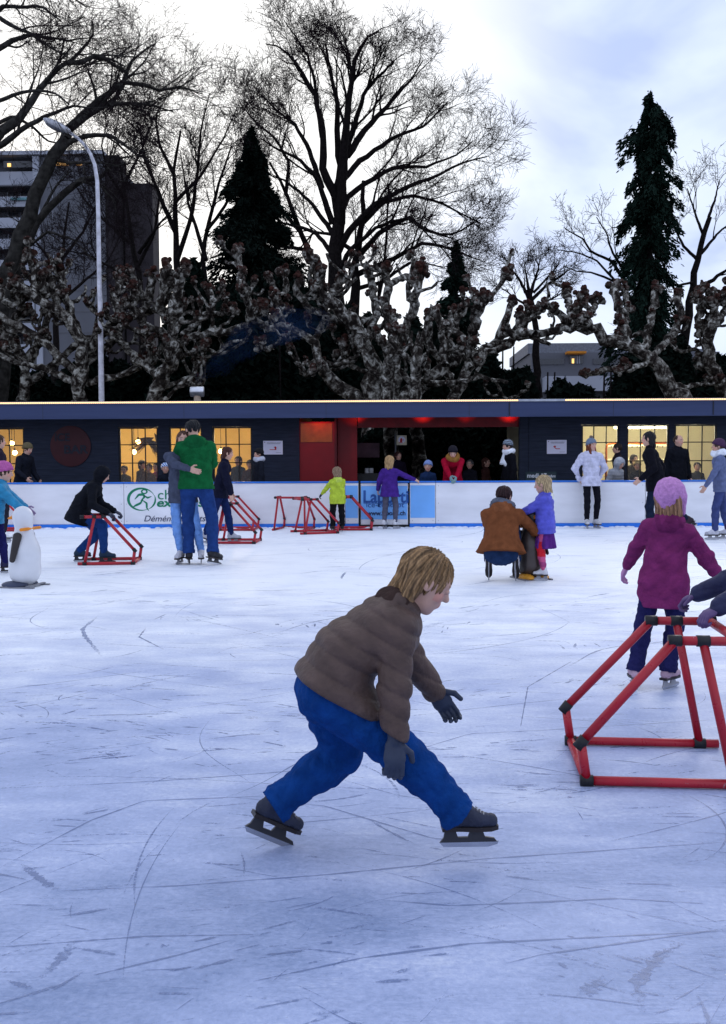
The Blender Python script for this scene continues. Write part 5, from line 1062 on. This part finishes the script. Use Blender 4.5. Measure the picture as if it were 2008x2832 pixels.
pollard('pollarded plane tree left of the flue chimney', 30,
 [([(420, 1130), (450, 1040), (475, 980), (480, 930), (470, 870), (495, 830), (500, 745)], .24, .14, 1), ([(480, 960), (560, 920), (640, 918), (690, 900), (690, 850), (672, 790)], .13, .11, 1), ([(475, 900), (440, 850), (455, 780), (462, 740)], .12, .12, 1), ([(450, 1040), (380, 1000), (330, 940), (320, 880)], .14, .1, 1), ([(470, 1000), (560, 960), (600, 980), (640, 950)], .09, .05, 0), ([(500, 930), (560, 880), (590, 850), (580, 800)], .09, .11, 1), ([(440, 1080), (530, 1040), (560, 990), (620, 975), (690, 940)], .07, .04, 0), ([(430, 1130), (500, 1060), (540, 1040)], .07, .04, 0), ([(480, 930), (400, 900), (370, 850), (375, 800)], .1, .11, 1)], 65, nsub=2, trunk_r=.42, base_px=(415, 1130))
pollard('pollarded plane tree behind the chalkboard end of the terrace', 33,
 [([(1250, 1130), (1280, 1040), (1330, 980), (1380, 940), (1400, 880), (1420, 830)], .2, .12, 1), ([(1260, 1080), (1220, 1000), (1180, 940), (1190, 880)], .15, .12, 1), ([(1330, 980), (1400, 960), (1450, 900), (1460, 850)], .12, .11, 1), ([(1300, 1020), (1290, 940), (1240, 900), (1250, 860)], .12, .11, 1), ([(1380, 950), (1460, 930), (1520, 950)], .09, .06, 0)], 66, nsub=1, trunk_r=.4, base_px=(1245, 1130))
pollard('half hidden pollarded plane tree between the lamp post and the left edge', 34,
 [([(60, 1130), (70, 1020), (40, 950), (-10, 900), (-40, 860)], .2, .12, 1), ([(70, 1020), (110, 950), (130, 880), (110, 800)], .15, .12, 1), ([(80, 1060), (160, 1000), (200, 960), (260, 930), (280, 850)], .13, .1, 1), ([(50, 960), (30, 900), (60, 850), (50, 800)], .11, .11, 1)], 67, nsub=1, trunk_r=.4, base_px=(60, 1130))
# tree trunks seen through the terrace
for px, y, r_, lab in ((1075, 27.2, .19, 'pale mottled plane trunk seen through the terrace left of the small square sign'), (1150, 27.0, .17, 'rough grey plane trunk seen through the terrace right of the small square sign')):
    q = P(px, 1300, y); ro = empty('plane_tree', (q.x, y, 0), 0, lab, 'tree'); rng = rs(px); w_ = resample([(0, 0, 0), (.1, 0, 1.4), (-.05, 0, 2.8), (.05, 0, 4.4)], 24); w_[:, :2] += rng.normal(size=(24, 2))*.02
    V, Q = tubes(w_[None], np.linspace(r_*1.25, r_*.8, 24)[None], 16, rng, .05); mesh_obj('trunk', V, Q, PB, ro, True, np.zeros((len(V), 3)))
    V, Q = tubes(*sub(w_[None, 14:], np.full((1, 10), .12), 7, 1.6, 1.2, 50, 9, rng, up=.2, wig=.3, rf=.8), 7, rng, .1); mesh_obj('crown', V, Q, PB, ro, True, np.zeros((len(V), 3)))
# smoke
V, Q = sdf([cap((0, 0, .05), (.5, .1, .35), .12, .22), cap((.5, .1, .35), (1.1, .2, .95), .22, .36), cap((1.1, .2, .95), (2.0, .3, 1.35), .36, .42), cap((2.0, .3, 1.35), (2.9, .3, 1.45), .42, .30)], .06, .2, disp=folds(8, 7, .05))
sm = bpy.data.materials.new('smoke'); sm.use_nodes = True; N = sm.node_tree.nodes; L = sm.node_tree.links; N.remove(N['Principled BSDF']); v = N.new('ShaderNodeVolumePrincipled'); v.inputs['Color'].default_value = (.05, .13, .36, 1); v.inputs['Anisotropy'].default_value = .2
tc = N.new('ShaderNodeTexCoord'); n = N.new('ShaderNodeTexNoise'); n.inputs['Scale'].default_value = .9; n.inputs['Detail'].default_value = 1; L.new(tc.outputs['Object'], n.inputs['Vector']); mr = N.new('ShaderNodeMapRange'); mr.inputs[1].default_value = .25; mr.inputs[2].default_value = .7; mr.inputs[4].default_value = .26; L.new(n.outputs[0], mr.inputs[0]); L.new(mr.outputs[0], v.inputs['Density']); L.new(v.outputs[0], N['Material Output'].inputs['Volume'])
o = mesh_obj('smoke', V, Q, sm, None, True, loc=(ch.location.x+.05, ch.location.y, P(560, 1050, 24.3).z)); tag(o, 'thin blue smoke drifting right from the roof flue', 'smoke', kind='stuff')
# ------------------------------------------------------------------ red skating frames
redt = mat('red_tube', srgb(165, 12, 34), rough=.32, var=.12, scale=8, spec=.5)
def chip(m):
    N = m.node_tree.nodes; L = m.node_tree.links; b = N['Principled BSDF']; src = b.inputs['Base Color'].links[0].from_socket; tc = N.new('ShaderNodeTexCoord')
    n = N.new('ShaderNodeTexNoise'); n.inputs['Scale'].default_value = 26; n.inputs['Detail'].default_value = 8; n.inputs['Roughness'].default_value = .75; L.new(tc.outputs['Object'], n.inputs['Vector'])
    r = N.new('ShaderNodeMapRange'); r.inputs[1].default_value = .66; r.inputs[2].default_value = .69; L.new(n.outputs[0], r.inputs[0]); mx = N.new('ShaderNodeMix'); mx.data_type = 'RGBA'; L.new(r.outputs[0], mx.inputs[0]); L.new(src, mx.inputs[6]); mx.inputs[7].default_value = (.30, .24, .26, 1); L.new(mx.outputs[2], b.inputs['Base Color'])
    r2 = N.new('ShaderNodeMapRange'); r2.inputs[1].default_value = .35; r2.inputs[2].default_value = .7; r2.inputs[3].default_value = .22; r2.inputs[4].default_value = .6; L.new(n.outputs[0], r2.inputs[0]); L.new(r2.outputs[0], b.inputs['Roughness'])
chip(redt); blk = mat('black_joint', (.012, .012, .014), rough=.45)
def near(px, off=.2): q = P(px, 1450, YB-off); return Vector((q.x, YB-off, 0))
def skate_frame(loc, face, label, s=1.0, tip=0, r=.021, w=.31):
    # +y = front, handle at the back over the skater's hands
    root = empty('skating_frame', loc, -R(face), label, 'skating aid', 'red tube skating frames'); root.scale = (s, s, s)
    H_ = .64; z0 = r+.002
    for sg in (-1, 1):
        x = sg*w; xt = sg*w*.86
        MB().tube([(x, -.36, z0), (x, .36, z0)], r, 12).build('runner', redt, root, True)
        MB().tube([(x, .36, z0), (x, .385, .19)], r, 12).build('riser', redt, root, True)
        MB().tube([(x, .385, .19), (xt, -.02, H_)], r, 12).build('slanted_tube', redt, root, True)
        MB().tube([(xt, -.02, H_), (xt, -.30, H_)], r, 12).build('side_bar', redt, root, True)
        MB().tube([(xt, -.14, H_), (x, -.27, z0)], r*.95, 12).build('leg', redt, root, True)
        for p, d in (((x, .36, z0), (0, -1, 0)), ((x, .385, .19), (0, -.6, .8)), ((xt, -.02, H_), (0, -1, 0)), ((xt, -.30, H_), (0, 1, 0)), ((xt, -.14, H_), (0, 1, 0)), ((x, -.27, z0), (0, 1, 0))):
            d = Vector(d)*.028; p = Vector(p); MB().tube([p-d, p+d], r*1.22, 12).build('joint', blk, root, True)
    MB().tube([(-w*.86, -.30, H_), (w*.86, -.30, H_)], r, 12).build('handle_bar', redt, root, True); MB().tube([(-w, .36, z0), (w, .36, z0)], r, 12).build('cross_bar', redt, root, True)
    return root
skate_frame(near(812, .45), 12, 'red skating frame left of the child in yellow, its slanted side nearest the boards')
skate_frame(G(868, 1474), 68, 'red skating frame held by the child in yellow')
skate_frame(near(975, .42), 88, 'red skating frame right of the child in yellow, in front of the gate advert')
skate_frame(near(655, .42), 92, 'empty red skating frame against the boards behind the embracing couple')
skate_frame(G(652, 1500), 92, 'red skating frame pushed by the youth beside the embracing couple')
skate_frame(G(303, 1556), 84, 'red skating frame pushed by the child in the black hood')
skate_frame(near(20, .45), 80, 'red skating frame cropped by the left edge near the boards')
skate_frame(G(1815, 2118), -86, 'large red skating frame in the right foreground', s=.98)
# ------------------------------------------------------------------ penguin skating aids
def penguin(loc, face, label, body, belly, foot, H=.95):
    root = empty('penguin_skating_aid', loc, -R(face), label, 'skating aid', 'penguin shaped skating aids'); s = H
    V, Q = sdf([cap((0, 0, .20*s), (0, 0, .42*s), .19*s, .175*s), cap((0, 0, .42*s), (0, 0, .72*s), .17*s, .10*s), ell((0, .01, .84*s), (.115*s, .125*s, .13*s))], .012, .06)
    c = np.tile(np.array(body[:3]), (len(V), 1)); c[(V[:, 1] > .06*s) & (np.abs(V[:, 0]) < .13*s) & (V[:, 2] < .72*s)] = belly[:3]
    mesh_obj('body', V, Q, mat('moulded_plastic', (1, 1, 1), rough=.35, var=.05, attr='Col', spec=.5), root, True, c)
    for sg in (-1, 1):
        V, Q = sdf([cap((sg*.15*s, 0, .62*s), (sg*.24*s, .02, .34*s), .045*s, .03*s, M=squash(np.eye(3), (.6, 1.3, 1)))], .01, .01); mesh_obj('flipper', V, Q, mat('penguin_black', tuple(body[:3]), rough=.35), root, True)
        V, Q = sdf([ell((sg*.11*s, .07*s, .03*s), (.10*s, .17*s, .05*s))], .01, .01, cuts=[((0, 0, .012), (0, 0, -1))]); mesh_obj('foot', V, Q, mat('penguin_foot_%.2f' % foot[0], tuple(foot[:3]), rough=.4), root, True)
    V, Q = sdf([cap((0, .11*s, .84*s), (0, .20*s, .82*s), .035*s, .012*s)], .008, .01); mesh_obj('beak', V, Q, mat('penguin_beak', srgb(215, 130, 30), rough=.4), root, True)
    MB().tube([(-.22*s, -.08, .70*s), (.22*s, -.08, .70*s)], .018, 10).build('handle', mat('penguin_beak', srgb(215, 130, 30)), root, True)
    b_ = MB(); b_.box(-.20*s, -.165*s, -.22*s, .26*s, .0, .016, .003); b_.box(.165*s, .20*s, -.22*s, .26*s, .0, .016, .003); b_.box(-.2*s, .2*s, -.16*s, -.12*s, .017, .030); b_.box(-.2*s, .2*s, .1*s, .14*s, .017, .030); b_.build('runners', mat('grey_runner', (.2, .2, .22), rough=.4), root)
    return root
penguin(G(1467, 1600), 160, 'black and brown penguin skating aid between the crouching woman and the girl', (.025, .02, .02), (.05, .035, .03), srgb(200, 140, 45), H=.86)
penguin(G(70, 1622), -80, 'pale penguin skating aid with dark base at the left edge', (.62, .63, .66), (.7, .7, .72), (.04, .05, .09), H=.92)
# ------------------------------------------------------------------ people
blond = srgb(190, 165, 125)[:3]; brown = (.07, .04, .025); dkb = (.03, .02, .016); denim = (.045, .085, .20); blackc = (.010, .011, .014)
def C_(r, g, b): return srgb(r, g, b)[:3]
def behind(px, Y): q = P(px, 1300, Y); return (q.x, Y, .004)
# woman in white
person('woman in white padded jacket and grey bobble hat leaning on the boards', near(1634, .26), 170, H=1.66, lean=-1, feet=((-.10, 0), (.09, .02)), hands=((-.19, -.13, .96), (.19, -.13, .96)), elbow=((-1, -.1, -.3), (1, -.1, -.3)),
       top=C_(192, 192, 212), fat=.93, style='puffer', hem=.13, legs=(.008, .008, .012), hair=C_(120, 62, 38), hairlen=1.05, hat=C_(105, 120, 140), pompom=C_(110, 100, 95), hyaw=-22, skates=C_(190, 190, 195), belt=True, hood=C_(200, 200, 220), vox=.012, seed=1, legfat=.9)
# lilac girl
person('small girl in blue padded jacket and purple skirt facing the crouching woman', G(1507, 1603), -72, H=1.13, lean=3, feet=((-.10, .0, 0, 0), (.10, .05, 0, 4)), hands=((-.06, .36, .70), (.14, .16, .62)), elbow=((-.6, -.5, -.7), (.5, -.5, -.9)),
       top=C_(82, 84, 185), style='puffer', hem=.10, legs=C_(190, 80, 125), patch=[(.36, .085, C_(190, 22, 40)), (.19, .03, C_(150, 60, 110))], legfat=.85, skirt=(C_(88, 42, 120), .27, .05), hair=blond, hairlen=.42, hood=C_(215, 215, 205), skates=C_(200, 200, 205), vox=.010, seed=2, fat=1.12, hpitch=8)
# crouching woman
person('crouching woman in brown duffel coat and grey scarf seen from behind', G(1388, 1606), 10, H=1.68, pel=.335, pely=-.16, lean=30, feet=((-.15, .02, .07, -4, 58), (.16, .02, .07, 4, 62)), knee_out=.22, hands=((-.16, .50, .55), (.34, .34, .50)), elbow=((-.8, -.2, -.6), (.9, -.2, -.6)),
       top=C_(112, 66, 40), style='coat', hem=.0, flare=0, legs=C_(30, 48, 80), hair=C_(48, 24, 26), hairlen=.12, scarf=C_(92, 97, 110), hood=C_(125, 76, 48), hpitch=10, hyaw=30, skates=C_(180, 180, 185), vox=.011, seed=3, fat=1.10, coatflare=.075, legfat=1.15)
# couple
person('man in green hoodie seen from behind hugging a woman', G(545, 1562), -4, H=1.86, lean=5, hpitch=28, hyaw=-30, feet=((-.11, .06, 0, -12), (.22, -.08, .02, 35, 12)), hands=((-.16, .44, 1.30), (.06, .44, 1.22)), elbow=((-.9, -.1, -.5), (.9, -.1, -.5)),
       top=C_(18, 88, 48), style='hoodie', hem=.06, legs=C_(32, 58, 112), legfat=1.15, hair=blackc, hairlen=.15, hood=C_(16, 80, 44), skates=(.02, .02, .025), vox=.011, seed=4, flare=.03, fat=1.08)
person('woman in light jeans with one arm round the man in the green hoodie', G(545, 1562)+Vector((-.21, .15, 0)), 180, H=1.70, lean=6, twist=-25, feet=((-.24, .0, 0, -10), (.03, .02, 0, 10)), hands=((-.10, .06, 1.10), (-.19, .45, 1.27)), elbow=((-1, .1, -.5), (1, .5, -.15)), hyaw=-12, hroll=-10,
       top=C_(68, 74, 92), style='plain', hem=.16, legs=C_(105, 145, 205), legfat=.92, hair=C_(90, 60, 48), hairlen=.9, skates=C_(190, 190, 198), vox=.013, seed=5, curl=.25)
person('youth with brown hair in dark jacket pushing a red frame beside the couple', G(612, 1506), 84, H=1.52, lean=14, feet=((-.10, .16, 0, -5), (.10, -.26, .02, 5, 20)), palm='down', hands=((-.26, .20, .70), (.26, .20, .70)), curl=1.1, top=C_(22, 24, 42), style='plain', hem=.12, legs=C_(24, 38, 80), hair=C_(75, 38, 30), hairlen=.3, skates=C_(160, 160, 170), vox=.013, seed=6, hpitch=10)
# hooded child with frame
person('child in black hooded jacket bent over a red frame at left', G(255, 1556), 84, H=1.52, pel=.68, pely=-.16, lean=42, feet=((-.12, -.20, 0, -5), (.12, .18, 0, 5)), palm='down', hands=((-.26, .26, .69), (.26, .26, .69)), curl=1.1, top=(.008, .009, .013), style='coat', hem=.14, legs=C_(28, 58, 110), legfat=1.05, hair=dkb, hairlen=.15, hat=(.008, .009, .013), hatkind='hood', hpitch=25, skates=C_(30, 50, 70), vox=.012, seed=7, gloves=(.02, .025, .05), fat=1.05)
# left edge
person('child in turquoise jacket pushing the pale penguin at the left edge', G(-12, 1588), 76, H=1.30, lean=20, feet=((-.1, .1), (.1, -.15)), hands=((-.14, .44, .72), (.18, .44, .70)), top=C_(40, 125, 165), style='puffer', hem=.1, legs=C_(30, 30, 80), hair=brown, hairlen=.2, hat=C_(175, 90, 150), skates=C_(40, 40, 70), vox=.012, seed=8, hpitch=10, gloves=C_(140, 120, 150))
person('person in khaki beanie and black jacket behind the boards at the left edge', behind(62, 20.7), 110, H=1.66, lean=14, feet=((-.1, 0), (.12, -.2)), hands=((-.2, .25, .95), (.25, .3, 1.0)), top=(.01, .012, .02), style='coat', hem=.14, legs=(.02, .025, .05), hair=brown, hairlen=.15, hat=C_(92, 84, 60), vox=.014, seed=9, hpitch=18)
person('tall person in dark coat cropped by the left edge', G(-2, 1500), 60, H=1.74, lean=4, top=C_(42, 36, 48), style='coat', hem=.3, legs=(.02, .02, .03), hair=brown, hairlen=.5, vox=.016, seed=10)
# yellow child
person('small blond child in lime yellow jacket and black trousers at a red frame', G(934, 1471), -14, H=1.16, lean=3, feet=((-.09, .0), (.09, .0)), hands=((-.30, .24, .66), (-.02, .28, .65)), elbow=((-.6, -.6, -.5), (.6, -.4, -.5)), top=C_(172, 192, 62), style='plain', hem=.12, legs=(.008, .008, .01), legfat=1.15, hair=C_(150, 125, 100), hairlen=.35, hood=C_(185, 205, 90), gloves=(.02, .022, .04), skates=(.02, .02, .02), vox=.010, seed=11, fat=1.15, flare=.02, hyaw=-10, hpitch=10)
# purple girl
person('blond girl in purple jacket and grey trousers reaching for the board rail', near(1078, .33), 8, H=1.36, lean=2, feet=((-.11, .0, 0, 18), (.11, .0, 0, 40)), hands=((-.24, .10, .78), (.47, .10, .97)), elbow=((-.6, -.8, -.3), (.5, -.8, -.6)), top=C_(66, 40, 122), style='coat', hem=.14, legs=C_(82, 82, 98), legfat=.95, hair=C_(185, 150, 105), hairlen=.5, skates=C_(200, 200, 205), vox=.011, seed=12, hyaw=12)
# behind the boards
person('woman in black beanie and black sports jacket looking left behind the boards', behind(716, 20.7), -115, H=1.50, lean=0, top=(.012, .014, .022), style='plain', legs=blackc, hair=dkb, hairlen=.2, hat=(.008, .008, .01), seed=13, scarf=(.5, .52, .6))
person('child in pale blue hood behind the boards beside the person in red', behind(1184, 20.7), -170, H=1.24, top=C_(30, 48, 82), style='plain', legs=blackc, hair=brown, hairlen=.1, hat=C_(120, 140, 190), seed=14, fat=1.1)
person('person in red jacket and grey gloves leaning over the board rail', behind(1252, 20.25), 182, H=1.62, lean=38, pely=-.2, hands=((-.05, .42, bh+.035), (.05, .44, bh+.035)), elbow=((-1, -.1, -.2), (1, -.1, -.2)), top=C_(150, 12, 42), style='hoodie', legs=blackc, hair=dkb, hairlen=.15, hat=(.008, .006, .012), gloves=C_(120, 150, 150), scarf=C_(140, 100, 50), seed=15, fat=1.1, hpitch=28)
person('man in striped beanie and white scarf looking left behind the boards', behind(1410, 20.8), -105, H=1.66, top=(.006, .006, .009), style='coat', hem=.2, legs=blackc, hair=dkb, hairlen=.12, hat=(.05, .055, .07), stripe=C_(150, 165, 180), scarf=(.72, .75, .8, 1), seed=16, hpitch=8)
person('man with shaved head in black jacket standing behind the boards at right', behind(1872, 20.8), 162, H=1.76, top=(.007, .008, .012), style='coat', hem=.2, legs=blackc, hair=C_(70, 50, 45), hairlen=.08, seed=17, hyaw=-22, fat=1.08, scarf=None)
person('person in grey fur trimmed hood crouched behind the woman in white', behind(1692, 20.6), 150, H=1.34, lean=30, top=C_(150, 152, 158), style='puffer', legs=blackc, hat=C_(165, 168, 175), hatkind='hood', hair=brown, hairlen=.1, seed=18, hpitch=25)
person('person in dark brown coat standing behind the fur hood', behind(1712, 21.5), -80, H=1.60, top=C_(30, 26, 36), style='coat', legs=blackc, hair=dkb, hairlen=.2, seed=19, lean=6)
person('person in blue striped helmet seated behind the boards', behind(457, 20.9), 160, H=1.22, top=(.01, .012, .02), style='plain', legs=blackc, hair=dkb, hairlen=.1, hat=C_(40, 95, 170), stripe=C_(205, 220, 235), hatkind='helmet', seed=20)
# inside rooms
ins = [(344, 1.16, 23.3, 180, (.10, .08, .05), dkb, 'short person with a drink inside the window beside the round red sign', None), (392, 1.28, 23.7, 120, (.05, .03, .02), dkb, 'brown haired person inside the window below the two bulbs', None), (412, 1.20, 23.2, 180, (.14, .08, .05), brown, 'light brown haired person seated inside the window', None), (434, 1.22, 23.4, 200, (.3, .06, .12), dkb, 'person with pink sleeve inside the window next to the door', None),
       (692, 1.28, 23.2, 180, C_(70, 30, 25), dkb, 'person in dark red inside the window behind the black beanie woman', None), (660, 1.36, 23.6, 200, (.02, .02, .03), dkb, 'dark haired person inside the window behind the youth', None),
       (1762, 1.22, 22.9, 190, (.03, .025, .02), brown, 'person in fur brimmed hat inside the cloakroom window', C_(190, 170, 130)), (1752, 1.36, 23.4, 160, (.05, .04, .03), dkb, 'dark haired person behind the fur brimmed hat', None), (1928, 1.18, 23.2, 190, (.03, .025, .02), dkb, 'short brown haired person inside the rightmost window', None),
       (1342, 1.30, 23.6, 120, C_(72, 45, 42), C_(90, 55, 45), 'person in brown coat in the dark terrace behind the red jacket', None), (1300, 1.26, 23.2, 200, C_(30, 30, 38), (.10, .1, .1), 'person in dark hood in the terrace beside the brown coat', None), (1100, 1.45, 23.0, 150, C_(30, 24, 38), C_(70, 40, 40), 'person in the dark terrace behind the purple jacket girl', None)]
for i, (px, H_, Y_, f_, tcol, hc, lab, hat_) in enumerate(ins):
    person(lab, behind(px, Y_), f_, H=H_, top=tcol, style='plain', legs=blackc, hair=hc, hairlen=.3 if i % 2 else .12, hat=hat_, group='people inside the pavilion', vox=.018, seed=30+i, detail=0)
# skaters
person('dark clothed tall skater gliding past the lit cloakroom window', G(1812, 1500), -70, H=1.74, lean=16, pelx=0, feet=((-.05, .05, 0, 0), (.10, -.50, .22, 10, 35)), hands=((-.30, .20, 1.05), (.30, -.05, .98)), top=(.006, .006, .010), style='coat', hem=.15, legs=(.010, .016, .035), hair=blackc, hairlen=.4, skates=(.03, .02, .03), vox=.014, seed=21)
person('skater in white jacket and grey jeans at the right edge near the boards', G(1992, 1492), -80, H=1.60, lean=8, feet=((-.08, .10), (.08, -.14)), hands=((-.2, .3, .85), (.2, .0, .75)), top=C_(95, 105, 140), style='plain', hem=.12, legs=C_(60, 70, 115), hair=brown, hairlen=.2, hat=C_(70, 45, 75), scarf=(.75, .78, .85), skates=C_(190, 190, 200), vox=.014, seed=22)
# pink girl
person('girl in pink hat and raspberry jacket skating away with arms spread', G(1812, 1905), 22, H=1.19, lean=9, side=7, pelx=.045, feet=((-.11, -.06, 0, -22), (.07, .02, 0, 25)), knee_out=.25, hands=((-.24, .22, .66), (.36, .14, .66)), elbow=((-.7, -.6, .0), (.6, -.7, -.1)),
       top=C_(118, 44, 92), style='hoodie', hem=.17, legs=C_(36, 36, 78), legfat=1.05, flare=.02, hair=C_(165, 125, 95), hairlen=.55, hat=C_(190, 135, 188), hatkind='flaps', gloves=C_(175, 125, 165), skates=C_(180, 150, 165), scarf=None, vox=.006, seed=23, fat=.92, hyaw=14, hood=C_(105, 38, 82))
# pusher at the edge
person('child in navy jacket bent over the large red frame at the right edge', G(2152, 2075), -84, H=1.18, pel=.62, pely=-.06, lean=36, feet=((-.10, .08, 0, 0), (.10, -.22, .02, 6, 20)), palm='down', hands=((-.26, .41, .672), (.26, .41, .672)), top=C_(42, 44, 74), style='puffer', hem=.12, legs=C_(40, 46, 92), hair=brown, hairlen=.4, hat=C_(60, 48, 90), skates=C_(110, 60, 90), gloves=C_(90, 70, 110), vox=.008, seed=24, fat=1.12, hpitch=20, curl=1.0)
# foreground blue skater
person('child in bright blue trousers and brown jacket bending low across the foreground ice', G(1030, 2362), 80, H=1.30, pel=.60, pely=-.16, lean=60, feet=((-.12, -.34, .03, -10, 28), (.12, .34, 0, 6, 0)), knee_out=.2, hands=((-.24, .36, .40), (.22, .04, .42)), elbow=((-.6, -.2, -.4), (.8, -.6, .1)),
       top=C_(84, 68, 62), hood=C_(60, 46, 42), style='puffer', hem=.0, legs=C_(16, 58, 118), legfat=1.42, hair=C_(150, 118, 82), hairlen=.45, gloves=(.03, .04, .07), skates=(.03, .035, .06), vox=.0055, seed=25, fat=1.15, hpitch=30, flare=.03, curl=.7)
